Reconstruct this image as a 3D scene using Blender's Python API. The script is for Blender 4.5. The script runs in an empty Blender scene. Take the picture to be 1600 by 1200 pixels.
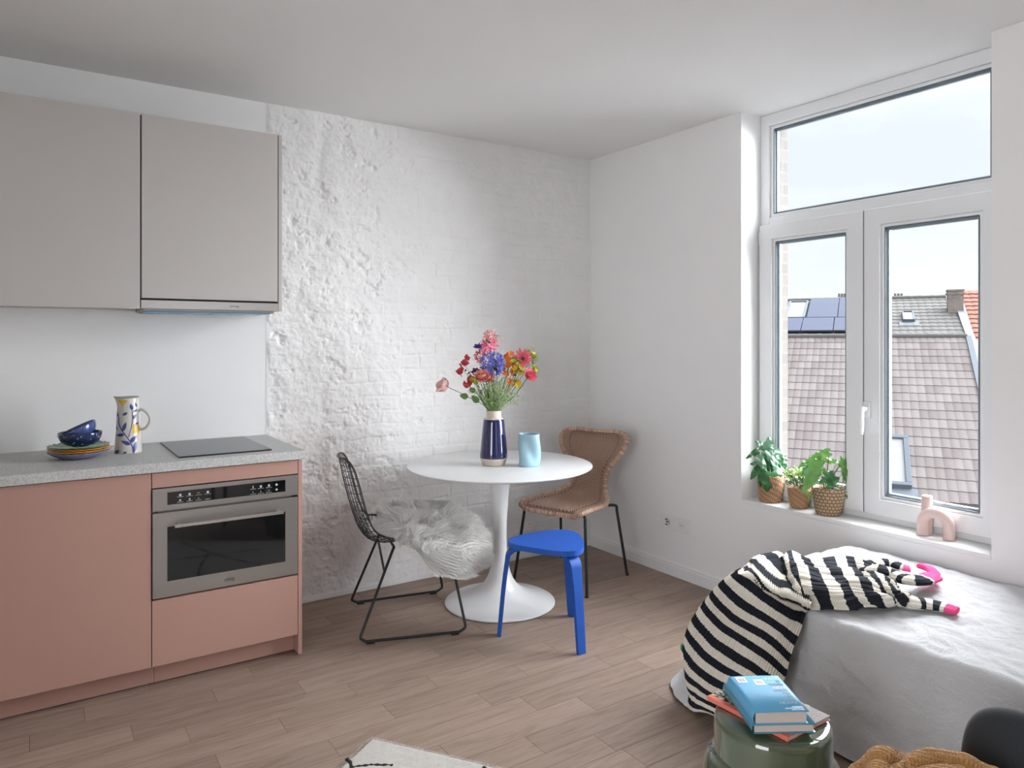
import bpy, bmesh, math, random
import numpy as np
from mathutils import Vector, Matrix, Euler
random.seed(7)
PI = math.pi
COL = bpy.context.scene.collection

# ------------------------------------------------------------------ camera
F2 = (0.5532293, 0.8330290); R2 = (0.8330290, -0.5532293)
CAM = (-3.1455, -3.7812, 1.3899); FPX = 1129.0; HZ = 530.0
def ray(u, v):
    s = (u-800)/FPX; t = (HZ-v)/FPX
    return Vector((F2[0]+R2[0]*s, F2[1]+R2[1]*s, t))
def at(u, v, ax, c):
    """point of the plane x/y/z = c seen at photo position (u, v)"""
    D = ray(u, v); i = 'xyz'.index(ax)
    return Vector(CAM) + D*((c-CAM[i])/D[i])
def atw(u, v, w):
    return Vector(CAM) + ray(u, v)*w

# ------------------------------------------------------------------ node materials
def lin(c):
    return tuple((x/12.92 if x <= .04045 else ((x+.055)/1.055)**2.4) for x in c)
def hexc(h):
    return lin(tuple(int(h[i:i+2], 16)/255 for i in (0, 2, 4)))
class NT:
    def __init__(s, name):
        s.m = bpy.data.materials.new(name); s.m.use_nodes = True
        s.t = s.m.node_tree; s.n = s.t.nodes; s.n.clear()
        s.out = s.n.new('ShaderNodeOutputMaterial')
        s.b = s.n.new('ShaderNodeBsdfPrincipled'); s.link(s.b.outputs[0], s.out.inputs[0])
    def link(s, a, b): s.t.links.new(a, b)
    def new(s, t, **k):
        n = s.n.new('ShaderNode'+t)
        for a, v in k.items(): setattr(n, a, v)
        return n
    def sset(s, n, i, v):
        if hasattr(v, 'type') and hasattr(v, 'is_output'): s.link(v, n.inputs[i])
        elif v is not None: n.inputs[i].default_value = v
    def coord(s, kind='Object', scale=(1, 1, 1), rot=(0, 0, 0)):
        c = s.new('TexCoord'); m = s.new('Mapping')
        s.link(c.outputs[kind], m.inputs[0]); m.inputs['Scale'].default_value = scale; m.inputs['Rotation'].default_value = rot
        return m.outputs[0]
    def math(s, op, a, b=None, c=None, clamp=False):
        n = s.new('Math', operation=op, use_clamp=clamp)
        s.sset(n, 0, a); s.sset(n, 1, b)
        if c is not None: s.sset(n, 2, c)
        return n.outputs[0]
    def noise(s, vec, scale, detail=3, rough=.5, dist=0):
        n = s.new('TexNoise'); s.link(vec, n.inputs['Vector'])
        n.inputs['Scale'].default_value = scale; n.inputs['Detail'].default_value = detail
        n.inputs['Roughness'].default_value = rough; n.inputs['Distortion'].default_value = dist
        return n.outputs[0]
    def voro(s, vec, scale, feature='F1', out=0):
        n = s.new('TexVoronoi', feature=feature); s.link(vec, n.inputs['Vector']); n.inputs['Scale'].default_value = scale
        return n.outputs[out]
    def ramp(s, f, stops, interp='LINEAR'):
        n = s.new('ValToRGB'); n.color_ramp.interpolation = interp
        while len(n.color_ramp.elements) < len(stops): n.color_ramp.elements.new(.5)
        for e, (p, c) in zip(n.color_ramp.elements, stops):
            e.position = p; e.color = (*c, 1) if not isinstance(c, (int, float)) else (c, c, c, 1)
        s.sset(n, 0, f); return n.outputs[0]
    def mix(s, f, a, b):
        n = s.new('Mix', data_type='RGBA')
        s.sset(n, 0, f)
        for i, v in ((6, a), (7, b)):
            if isinstance(v, tuple): n.inputs[i].default_value = (*v[:3], 1)
            else: s.link(v, n.inputs[i])
        return n.outputs[2]
    def sep(s, vec):
        n = s.new('SeparateXYZ'); s.link(vec, n.inputs[0]); return n.outputs
    def comb(s, x, y, z):
        n = s.new('CombineXYZ'); s.sset(n, 0, x); s.sset(n, 1, y); s.sset(n, 2, z); return n.outputs[0]
    def bump(s, h, strength=.3, dist=.01, prev=None):
        n = s.new('Bump'); n.inputs['Strength'].default_value = strength; n.inputs['Distance'].default_value = dist
        s.link(h, n.inputs['Height'])
        if prev is not None: s.link(prev, n.inputs['Normal'])
        s.link(n.outputs[0], s.b.inputs['Normal']); return n.outputs[0]
    def set(s, **k):
        names = dict(color='Base Color', rough='Roughness', metal='Metallic', spec='Specular IOR Level', coat='Coat Weight',
                     coatr='Coat Roughness', sheen='Sheen Weight', ior='IOR', sss='Subsurface Weight', trans='Transmission Weight')
        for a, v in k.items():
            i = s.b.inputs[names[a]]
            if isinstance(v, tuple): i.default_value = (*v[:3], 1)
            elif isinstance(v, (int, float)): i.default_value = v
            else: s.link(v, i)
        return s
def plain(name, col, rough=.5, metal=0, var=.06, nscale=8, bump=0, bscale=60, **k):
    """a colour with gentle procedural variation and optional fine bump"""
    if isinstance(col, str): col = hexc(col)
    n = NT(name); v = n.coord()
    f = n.noise(v, nscale, 4)
    a = tuple(c*(1-var) for c in col); b = tuple(min(1, c*(1+var)) for c in col)
    n.set(color=n.mix(f, a, b), rough=rough, metal=metal, **k)
    if bump: n.bump(n.noise(v, bscale, 4), bump, .002)
    return n.m

# ------------------------------------------------------------------ mesh builder
class MB:
    def __init__(s): s.v = []; s.f = []; s.sm = []; s.mi = []; s.uv = {}
    def add(s, V, Fc, smooth=True, mi=0, mtx=None, uv=None):
        o = len(s.v)
        if mtx is not None: V = [mtx @ Vector(p) for p in V]
        s.v += [tuple(p) for p in V]
        for k, f in enumerate(Fc):
            if uv is not None: s.uv[len(s.f)] = [uv[i] for i in f]
            s.f.append([i+o for i in f]); s.sm.append(smooth); s.mi.append(mi)
        return s
    def box(s, x0, x1, y0, y1, z0, z1, mi=0, mtx=None):
        V = [(x, y, z) for z in (z0, z1) for y in (y0, y1) for x in (x0, x1)]
        Fc = [(0, 2, 3, 1), (4, 5, 7, 6), (0, 1, 5, 4), (2, 6, 7, 3), (0, 4, 6, 2), (1, 3, 7, 5)]
        return s.add(V, Fc, False, mi, mtx)
    def prism(s, poly, z0, z1, mi=0, mtx=None, smooth=False):
        n = len(poly)
        V = [(x, y, z0) for x, y in poly] + [(x, y, z1) for x, y in poly]
        s.add(V, [tuple(range(n-1, -1, -1)), tuple(range(n, 2*n))], False, mi, mtx)
        s.add(V, [(i, (i+1) % n, n+(i+1) % n, n+i) for i in range(n)], smooth, mi, mtx)
        return s
    def tube(s, path, r, seg=8, closed=False, mi=0, flat=1.0, up=None, caps=True, mtx=None):
        P = [Vector(p) for p in path]; n = len(P)
        rr = r if isinstance(r, (list, tuple)) else [r]*n
        V = []; prev = None
        for i in range(n):
            if closed: t = P[(i+1) % n]-P[i-1]
            else: t = P[min(i+1, n-1)]-P[max(i-1, 0)]
            t.normalize()
            if up is not None: b = Vector(up)
            elif prev is None: b = Vector((0, 0, 1)) if abs(t.z) < .9 else Vector((1, 0, 0))
            else: b = prev
            a = t.cross(b)
            if a.length < 1e-5: a = t.cross(Vector((.3, 1, .2)))
            a.normalize(); b = a.cross(t).normalized(); prev = b
            for k in range(seg):
                an = 2*PI*k/seg
                V.append(P[i]+a*(math.cos(an)*rr[i])+b*(math.sin(an)*rr[i]*flat))
        Fc = []
        for i in range(n if closed else n-1):
            j = (i+1) % n
            for k in range(seg):
                l = (k+1) % seg
                Fc.append((i*seg+k, i*seg+l, j*seg+l, j*seg+k))
        s.add(V, Fc, True, mi, mtx)
        if caps and not closed:
            s.add(V, [tuple(range(seg-1, -1, -1)), tuple((n-1)*seg+k for k in range(seg))], False, mi, mtx)
        return s
    def lathe(s, prof, seg=48, c=(0, 0, 0), mod=None, mi=0, mtx=None, cap=True, uv=False):
        V = []; n = len(prof); U = []
        for i, (r, z) in enumerate(prof):
            for k in range(seg):
                a = 2*PI*k/seg; q = r; zz = z
                if mod: q, zz = mod(r, z, a)
                V.append((c[0]+q*math.cos(a), c[1]+q*math.sin(a), c[2]+zz)); U.append((k/seg, z))
        Fc = [(i*seg+k, i*seg+(k+1) % seg, (i+1)*seg+(k+1) % seg, (i+1)*seg+k) for i in range(n-1) for k in range(seg)]
        s.add(V, Fc, True, mi, mtx, U if uv else None)
        if cap:
            if prof[0][0] > 1e-5: s.add(V, [tuple(range(seg-1, -1, -1))], False, mi, mtx)
            if prof[-1][0] > 1e-5: s.add(V, [tuple((n-1)*seg+k for k in range(seg))], False, mi, mtx)
        return s
    def grid(s, P, mi=0, thick=0, smooth=True, uvf=None):
        """P[i][j]; thick > 0 closes it into a sheet of that thickness"""
        A = np.array([[tuple(p) for p in row] for row in P]); n, m = A.shape[:2]
        idx = lambda i, j: i*m+j
        Fc = [(idx(i, j), idx(i, j+1), idx(i+1, j+1), idx(i+1, j)) for i in range(n-1) for j in range(m-1)]
        U = [(uvf(i/(n-1), j/(m-1)) if uvf else (i/(n-1), j/(m-1))) for i in range(n) for j in range(m)]
        s.add([tuple(p) for p in A.reshape(-1, 3)], Fc, smooth, mi, None, U)
        if thick:
            N = gridnormals(A); B = A-N*thick
            s.add([tuple(p) for p in B.reshape(-1, 3)], [f[::-1] for f in Fc], smooth, mi, None, U)
            o = len(s.v)-n*m; oo = o-n*m
            bd = [idx(0, j) for j in range(m)]+[idx(i, m-1) for i in range(1, n)]+[idx(n-1, j) for j in range(m-2, -1, -1)]+[idx(i, 0) for i in range(n-2, 0, -1)]
            for k in range(len(bd)):
                a, b = bd[k], bd[(k+1) % len(bd)]
                s.uv[len(s.f)] = [U[a], U[a], U[b], U[b]]
                s.f.append([oo+a, o+a, o+b, oo+b]); s.sm.append(smooth); s.mi.append(mi)
        return s
    def ball(s, c, r, seg=12, mi=0, mtx=None):
        if not isinstance(r, (tuple, list)): r = (r, r, r)
        h = seg//2; V = []; 
        for i in range(h+1):
            p = PI*i/h
            for k in range(seg):
                a = 2*PI*k/seg
                V.append((c[0]+r[0]*math.sin(p)*math.cos(a), c[1]+r[1]*math.sin(p)*math.sin(a), c[2]-r[2]*math.cos(p)))
        return s.add(V, [(i*seg+k, i*seg+(k+1) % seg, (i+1)*seg+(k+1) % seg, (i+1)*seg+k) for i in range(h) for k in range(seg)], True, mi, mtx)
    def build(s, name, mats, parent=None, bevel=0, sub=0, world=False, seg=2, merge=False, loc=None):
        V = s.v
        if parent is not None and world:
            r = parent
            while r.parent: r = r.parent
            inv = Matrix.LocRotScale(r.location, r.rotation_euler, None).inverted()
            V = [inv @ Vector(p) for p in V]
        me = bpy.data.meshes.new(name)
        me.from_pydata([tuple(p) for p in V], [], s.f)
        me.polygons.foreach_set('use_smooth', s.sm); me.polygons.foreach_set('material_index', s.mi)
        if s.uv:
            L = me.uv_layers.new(name='UVMap'); d = np.zeros(len(me.loops)*2, dtype=np.float32); c = 0
            for i, f in enumerate(s.f):
                u = s.uv.get(i)
                if u is not None: d[2*c:2*(c+len(f))] = np.array(u, dtype=np.float32).reshape(-1)
                c += len(f)
            L.data.foreach_set('uv', d)
        for m in (mats if isinstance(mats, (list, tuple)) else [mats]): me.materials.append(m)
        if merge:
            bm = bmesh.new(); bm.from_mesh(me); bmesh.ops.remove_doubles(bm, verts=bm.verts, dist=1e-5); bm.to_mesh(me); bm.free()
        me.update()
        o = bpy.data.objects.new(name, me); COL.objects.link(o)
        if parent is not None: o.parent = parent
        if loc is not None: o.location = loc
        if bevel:
            b = o.modifiers.new('bevel', 'BEVEL'); b.width = bevel; b.segments = seg; b.limit_method = 'ANGLE'; b.angle_limit = math.radians(40)
            b.harden_normals = True
            me.polygons.foreach_set('use_smooth', [True]*len(me.polygons))
        if sub:
            m = o.modifiers.new('sub', 'SUBSURF'); m.levels = sub; m.render_levels = sub
        return o
def gridnormals(A):
    du = np.gradient(A, axis=0); dv = np.gradient(A, axis=1)
    N = np.cross(du, dv); N /= (np.linalg.norm(N, axis=2, keepdims=True)+1e-9)
    return N
def tag(o, label=None, cat=None, group=None, kind=None):
    if label: o['label'] = label
    if cat: o['category'] = cat
    if group: o['group'] = group
    if kind: o['kind'] = kind
    return o
def thing(name, label, cat, loc=(0, 0, 0), rz=0, group=None, rot=None):
    o = bpy.data.objects.new(name, None); COL.objects.link(o); o.empty_display_size = .05
    o.location = loc; o.rotation_euler = rot or (0, 0, rz)
    return tag(o, label, cat, group)
def bx(name, b, mat, parent=None, bevel=0, world=False, **k):
    return MB().box(*b).build(name, mat, parent, bevel, world=world, **k)
def text_mesh(txt, size, depth=.0004, align='CENTER'):
    cu = bpy.data.curves.new('txt', 'FONT'); cu.body = txt; cu.size = size; cu.extrude = depth; cu.align_x = align; cu.resolution_u = 3
    o = bpy.data.objects.new('txt', cu); COL.objects.link(o)
    bpy.context.view_layer.update()
    me = bpy.data.meshes.new_from_object(o.evaluated_get(bpy.context.evaluated_depsgraph_get()))
    V = [v.co.copy() for v in me.vertices]; Fc = [tuple(p.vertices) for p in me.polygons]
    bpy.data.objects.remove(o); bpy.data.curves.remove(cu); bpy.data.meshes.remove(me)
    return V, Fc
def smooth_path(P, n=8, closed=False):
    """Catmull-Rom through P"""
    P = [Vector(p) for p in P]; out = []; N = len(P)
    rng = N if closed else N-1
    for i in range(rng):
        g = (lambda k: P[k % N]) if closed else (lambda k: P[max(0, min(N-1, k))])
        a, b, c, d = g(i-1), g(i), g(i+1), g(i+2)
        for k in range(n):
            t = k/n
            out.append(.5*((2*b)+(c-a)*t+(2*a-5*b+4*c-d)*t*t+(3*b-a-3*c+d)*t**3))
    if not closed: out.append(P[-1])
    return out
def resample2(Cp, n, m):
    """bicubic (Catmull-Rom) refinement of a control net, n x m samples"""
    A = np.array([[tuple(p) for p in row] for row in Cp], dtype=float)
    def cr(A, n):
        N = A.shape[0]; t = np.linspace(0, N-1-1e-9, n); i = t.astype(int); f = (t-i)[:, None, None]
        g = lambda k: A[np.clip(k, 0, N-1)]
        e = np.concatenate([[2*A[0]-A[1]], A, [2*A[-1]-A[-2]]]); a, b, c, d = e[i], e[i+1], e[i+2], e[np.clip(i+3, 0, N+1)]
        return .5*((2*b)+(c-a)*f+(2*a-5*b+4*c-d)*f*f+(3*b-a-3*c+d)*f**3)
    A = cr(A, n); A = np.swapaxes(cr(np.swapaxes(A, 0, 1), m), 0, 1)
    return A
_VT = {}
def vnoise(x, y, seed=0):
    """vectorised value noise in [-1, 1]"""
    T = _VT.get(seed)
    if T is None: T = _VT[seed] = np.random.RandomState(seed).rand(256, 256)*2-1
    xi = np.floor(x).astype(int); yi = np.floor(y).astype(int); fx = x-xi; fy = y-yi
    fx = fx*fx*fx*(fx*(fx*6-15)+10); fy = fy*fy*fy*(fy*(fy*6-15)+10)
    g = lambda a, b: T[a % 256, b % 256]
    return (g(xi, yi)*(1-fx)*(1-fy)+g(xi+1, yi)*fx*(1-fy)+g(xi, yi+1)*(1-fx)*fy+g(xi+1, yi+1)*fx*fy)
def fbm(x, y, oct=4, seed=0, gain=.5):
    s = 0; a = 1; t = 0
    for k in range(oct):
        s = s+a*vnoise(x*2**k+17.3*k, y*2**k+5.1*k, seed+k); t += a; a *= gain
    return s/t
def sstep(a, b, x):
    t = np.clip((x-a)/(b-a), 0, 1); return t*t*(3-2*t)
SKY, SUN, SANG, SDY, SDZ, CEIL_FILL, EXPO, FILL_SUN = 1.02, 50, 100, .24, .58, 0, 0.13, 5.2
# ------------------------------------------------------------------ shared materials
MT = {}
def paint(name, col, rough=.75, b=.08):
    n = NT(name); v = n.coord(); f = n.noise(v, 2.5, 3)
    n.set(color=n.mix(f, tuple(c*.97 for c in col), tuple(min(1, c*1.02) for c in col)), rough=rough, spec=.3)
    n.bump(n.noise(v, 180, 4), b, .001); return n.m
MT['wall'] = paint('wall_paint', (.84, .83, .83))
MT['ceil'] = paint('ceiling_paint', (.84, .835, .83))
MT['trim'] = paint('trim_paint', (.82, .81, .81), .5, .03)
MT['pvc'] = plain('window_profile', (.80, .81, .82), .3, var=.01)
MT['gasket'] = plain('grey_gasket', (.12, .14, .16), .6)
MT['spacer'] = plain('pane_spacer', (.30, .36, .40), .35, .6)
MT['white_plastic'] = plain('white_plastic', (.80, .80, .79), .35, var=.01)
MT['dark'] = plain('dark_hole', (.015, .014, .013), .7)
MT['black_metal'] = plain('black_powder_coat', (.016, .016, .018), .42, var=.1)
def m_brick():
    n = NT('painted_brick'); v = n.coord(); f = n.noise(v, 9, 5); g = n.noise(v, 60, 5, .65)
    c = n.mix(f, (.76, .75, .745), (.84, .835, .83))
    st = n.ramp(n.noise(v, 5.5, 5, .7), [(.66, (0, 0, 0)), (.78, (1, 1, 1))])
    c = n.mix(n.math('MULTIPLY', st, .25), c, (.70, .60, .55))
    n.set(color=c, rough=.72, spec=.3)
    n.bump(g, .45, .004); return n.m
MT['brick'] = m_brick()
def m_floor():
    n = NT('oak_plank'); 
    a = n.new('Attribute', attribute_name='plank'); pr = n.sep(a.outputs['Vector'])
    v = n.coord('Object', (1, 1, 1)); s = n.sep(v)
    vv = n.comb(n.math('ADD', n.math('MULTIPLY', s[0], 1.6), n.math('MULTIPLY', pr[0], 37.0)), n.math('ADD', n.math('MULTIPLY', s[1], 17.0), n.math('MULTIPLY', pr[0], 91.0)), 0.0)
    g = n.noise(vv, 2.2, 6, .62, 1.2)
    vf = n.comb(n.math('ADD', n.math('MULTIPLY', s[0], 5.0), n.math('MULTIPLY', pr[0], 11.0)), n.math('MULTIPLY', s[1], 110.0), 0.0)
    fine = n.noise(vf, 3, 3, .6)
    col = n.ramp(g, [(.28, (.235, .165, .128)), (.5, (.335, .247, .200)), (.72, (.40, .303, .25))])
    col = n.mix(n.math('MULTIPLY', fine, .35), col, (.245, .175, .14))
    tint = n.ramp(pr[1], [(0, (.86, .85, .84)), (1, (1.08, 1.07, 1.06))])
    mm = n.new('Mix', data_type='RGBA', blend_type='MULTIPLY'); mm.inputs[0].default_value = 1
    n.link(col, mm.inputs[6]); n.link(tint, mm.inputs[7])
    n.set(color=mm.outputs[2], rough=n.ramp(g, [(0, .42), (1, .55)]), spec=.4)
    n.bump(fine, .12, .001); return n.m
MT['floor'] = m_floor()

def S(o): o['kind'] = 'structure'; return o
# ------------------------------------------------------------------ room shell
H = 2.60; XL = -5.3; YF = -5.6
# window reveal in the right wall
WY0, WY1, WZ = -2.456, -1.251, .54; WT = .34
# floor of planks
MT['rear'] = paint('rear_wall_paint', (.40, .38, .36))  # unseen rear walls kept dark to cut bounce light on the left
def floor():
    m = MB(); m.box(XL-.3, .36, YF-.3, .35, -.12, -.0035, 1)
    att = [(.5, .5, 0)]*8; w = .1213; y = .05; k = 0; rnd = random.Random(3)
    offs = {2: -1.924, 3: -1.69, 4: -1.556, 5: -2.384, 6: -1.953, 7: -2.25, 12: -2.167, 13: -1.985}
    y0 = -.005
    for r in range(-1, int(-YF/w)+2):
        ya = y0-w*r; yb = ya-w; L = .6
        off = offs.get(r, rnd.uniform(-3, -1)); x = off-L*math.ceil((off-XL)/L)
        while x < 0:
            a, b = max(x, XL), min(x+L, 0.0)
            if b-a > .01:
                g = .0007; m.box(a+g, b-g, max(yb+g, YF), min(ya-g, .0), -.004, 0, 0)
                q = (rnd.random(), rnd.random(), 0); att += [q]*8
            x += L
    o = m.build('floor', [MT['floor'], MT['dark']])
    A = o.data.attributes.new('plank', 'FLOAT_VECTOR', 'POINT'); A.data.foreach_set('vector', np.array(att, dtype=np.float32).reshape(-1))
    S(o)
floor()
S(bx('ceiling', (XL-.3, .36, YF-.3, .35, H, H+.2), MT['ceil']))
# smooth plastered wall behind the kitchen
KX = -2.148
S(bx('wall_kitchen', (XL-.2, KX, 0, .3, 0, H), MT['wall']))
# painted brick wall, real relief
def brick_wall():
    W = -KX; nx, nz = 500, 600
    x = np.linspace(-W, 0, nx); z = np.linspace(0, H, nz); X, Z = np.meshgrid(x, z)
    wx = X+.006*fbm(X*9, Z*9, 3, 1); wz = Z+.008*fbm(X*7, Z*7, 3, 2)
    ch, bl = .0765, .215
    row = np.floor(wz/ch); fz = wz/ch-row
    off = np.where(row % 2 == 0, 0, .5)+.13*vnoise(row*.73, row*0+.5, 5)
    fb = wx/bl+off; ib = np.floor(fb); fx = fb-ib
    dz = np.minimum(fz, 1-fz)*ch; dx = np.minimum(fx, 1-fx)*bl
    d = np.minimum(dz, dx)
    joint = 1-sstep(.002, .0095, d)
    rs = np.random.RandomState(4); T = rs.rand(64, 64)
    per = T[row.astype(int) % 64, ib.astype(int) % 64]
    left = 1-sstep(-1.75, -1.15, X+.12*fbm(X*2, Z*2, 3, 9))
    mid = 1-sstep(-1.3, -.3, X)
    low = 1-sstep(1.2, 2.3, Z)
    fade = sstep(-.25, .45, fbm(X*3.1, Z*3.1, 3, 11)+.25*mid*low-.05)
    jd = joint*(.0006+.0046*fade**1.5)*(.30+.40*mid+.25*low)*(1-.5*left)
    brk = (per-.5)*.0045*(1-.4*left)*(.4+.6*mid)
    lump = fbm(X*6, Z*6, 5, 21, .58)*.012*left + fbm(X*16, Z*16, 4, 31, .62)*.0085*(.28+.72*left)
    chips = np.maximum(0, fbm(X*11, Z*13, 4, 41, .62)-.22)*.03*(.25+.75*left+.2*mid)
    ridge = np.exp(-((X+1.86+.05*fbm(Z*3, Z*0, 3, 51))/.035)**2)*(-.009)*sstep(-.2, .3, fbm(X*0+3, Z*2.2, 2, 61)+.15)
    broad = fbm(X*1.1, Z*1.1, 2, 71)*.008
    wavy = fbm(X*2.5, Z*26, 3, 81)*.0018
    h = -jd+brk+lump-chips+ridge+broad*.6+wavy
    h *= sstep(0, .03, Z)*.85+.15
    Y = -(h+.004)
    edge = sstep(0, .02, X+W)
    Y = Y*edge-.0015*(1-edge)
    P = np.stack([X, Y, Z], axis=2)
    m = MB(); m.grid(P[:, ::1]); m.f = [f[::-1] for f in m.f]
    # orient towards -y
    m.f = [f[::-1] for f in m.f]
    m.box(KX, .34, .02, .3, 0, H); m.box(KX-.0005, KX+.012, -.0012, .03, 0, H)
    # sides
    o = m.build('wall_back', MT['brick']); S(o)
brick_wall()
S(bx('baseboard_back', (KX+.004, -.014, -.016, .004, .0005, .03), MT['trim'], bevel=.004))
# window wall
m = MB(); m.box(0, WT, WY1, .3, 0, H); m.box(0, WT, WY0, WY1, 0, WZ-.02); m.box(0, WT, YF, WY0, 0, H)
wr = S(m.build('wall_right', MT['wall']))
S(bx('trim_1', (-.0015, .24, WY0, WY1, WZ-.02, WZ), MT['trim'], bevel=.003))
# rear part of the room, behind the camera, with openings added for fill light
S(MB().box(XL-.2, XL, YF, -4.9, 0, H).box(XL-.2, XL, -3.1, 0, 0, H).box(XL-.2, XL, -4.9, -3.1, 0, .3).box(XL-.2, XL, -4.9, -3.1, 2.4, H).build('wall_left', MT['rear']))
m = MB()
for a, b, c, d in ((XL-.2, -2.45, 0, H), (-.9, .34, 0, H), (-2.45, -.9, 0, .3), (-2.45, -.9, 2.45, H)):
    m.box(a, b, YF-.2, YF, c, d)
S(m.build('wall_front', MT['rear']))
# baseboard on the window wall
pf = [(0, 0), (-.015, 0), (-.015, .058), (-.012, .064), (-.0125, .072), (-.007, .079), (0, .08)]
m = MB()
def extr_y(m, prof, y0, y1, mi=0):
    n = len(prof); V = [(a, y0, b) for a, b in prof]+[(a, y1, b) for a, b in prof]
    m.add(V, [(i, (i+1) % n, n+(i+1) % n, n+i) for i in range(n)]+[tuple(range(n-1, -1, -1)), tuple(range(n, 2*n))], False, mi)
extr_y(m, pf, -3.9, -.012)
S(m.build('baseboard_right', MT['trim']))

# ------------------------------------------------------------------ window
def m_glass():
    n = NT('window_glass'); n.n.remove(n.b)
    t = n.new('BsdfTransparent'); t.inputs[0].default_value = (.985, .99, .99, 1)
    g = n.new('BsdfGlossy'); g.inputs['Roughness'].default_value = .02
    lw = n.new('LayerWeight'); lw.inputs[0].default_value = .12
    mx = n.new('MixShader'); n.link(n.math('MULTIPLY', lw.outputs['Fresnel'], .5), mx.inputs[0])
    n.link(t.outputs[0], mx.inputs[1]); n.link(g.outputs[0], mx.inputs[2]); n.link(mx.outputs[0], n.out.inputs[0]); return n.m
MT['pane'] = m_glass()
def ring_yz(m, y0, y1, z0, z1, w, x0, x1, mi=0, ws=None):
    """rectangular frame in the plane of the window wall, mitred; w = width, x0 room side"""
    wl, wr_, wb, wt = ws or (w, w, w, w)
    o = [(y0, z0), (y1, z0), (y1, z1), (y0, z1)]; i = [(y0+wl, z0+wb), (y1-wr_, z0+wb), (y1-wr_, z1-wt), (y0+wl, z1-wt)]
    V = [(x0, a, b) for a, b in o]+[(x0, a, b) for a, b in i]+[(x1, a, b) for a, b in o]+[(x1, a, b) for a, b in i]
    Fc = []
    for k in range(4):
        l = (k+1) % 4
        Fc += [(k, l, 4+l, 4+k), (8+k, 12+k, 12+l, 8+l), (k, 8+k, 8+l, l), (4+k, 4+l, 12+l, 12+k)]
    return m.add(V, Fc, False, mi)
win = S(thing('window_1', None, None, (.16, (WY0+WY1)/2, WZ)))
y0, y1 = WY0, WY1; zt = H
# outer frame with transom
m = MB(); ring_yz(m, y0, y1, WZ+.002, zt, 0, .160, .232, ws=(.055, .055, .05, .062)); m.box(.160, .232, y0+.055, y1-.055, 1.985, 2.045)
m.box(.150, .165, y0, y1, WZ, WZ+.028)
m.build('window_frame', MT['pvc'], win, .004, world=True)
# fixed top light: glazing bead, gasket, glass
m = MB(); ring_yz(m, y0+.055, y1-.055, 2.045, zt-.062, .018, .172, .20); m.build('glazing_bead', MT['pvc'], win, .006, world=True)
m = MB(); ring_yz(m, y0+.0725, y1-.0725, 2.0625, zt-.0795, .005, .176, .205); m.build('gasket', MT['gasket'], win, world=True)
m = MB(); ring_yz(m, y0+.075, y1-.075, 2.065, zt-.082, .010, .192, .206); m.build('pane_spacer', MT['spacer'], win, world=True)
bx('glass_pane', (.186, .190, y0+.07, y1-.07, 2.06, zt-.078), MT['pane'], win, world=True)
def sash(a, b, gap_side):
    s = []
    m = MB(); ring_yz(m, a, b, .569, 2.002, .078, .132, .20)
    f = m.build('window_sash', MT['pvc'], win, .005, world=True, seg=3)
    m = MB(); ring_yz(m, a+.078-.001, b-.078+.001, .569+.077, 2.002-.077, .016, .142, .17); m.build('glazing_bead', MT['pvc'], f, .007, world=True, seg=3)
    m = MB(); ring_yz(m, a+.092, b-.092, .661, 1.91, .005, .147, .172); m.build('gasket', MT['gasket'], f, world=True)
    m = MB(); ring_yz(m, a+.095, b-.095, .664, 1.907, .012, .163, .18); m.build('pane_spacer', MT['spacer'], f, world=True)
    bx('glass_pane', (.156, .160, a+.09, b-.09, .66, 1.912), MT['pane'], f, world=True)
    return f
YM = -1.851
sl = sash(YM+.0025, WY1-.012, 1); sr = sash(WY0+.012, YM-.0025, -1)
# dark strip in the gap between the sashes
bx('gap_strip', (.138, .19, YM-.012, YM+.012, .575, 1.998), MT['gasket'], win, world=True)
# handle on the right sash
m = MB(); m.box(.118, .133, -1.891, -1.857, 1.018, 1.096)
m.build('handle_rosette', MT['pvc'], sr, .005, world=True, seg=3)
m = MB(); hp = smooth_path([(.122, -1.874, 1.062), (.098, -1.874, 1.063), (.082, -1.873, 1.055), (.078, -1.872, 1.03), (.082, -1.871, .99), (.080, -1.870, .945)], 6)
m.tube(hp, [.012+.003*math.sin(PI*i/(len(hp)-1)) for i in range(len(hp))], 12); m.build('window_handle', MT['pvc'], sr, world=True, sub=1)
# hinges on the left
for z in (1.93, .62):
    m = MB(); m.tube([(.14, WY1-.010, z-.03), (.14, WY1-.010, z+.035)], .0055, 12); m.build('hinge', MT['white_plastic'], sl, .001, world=True)

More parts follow.
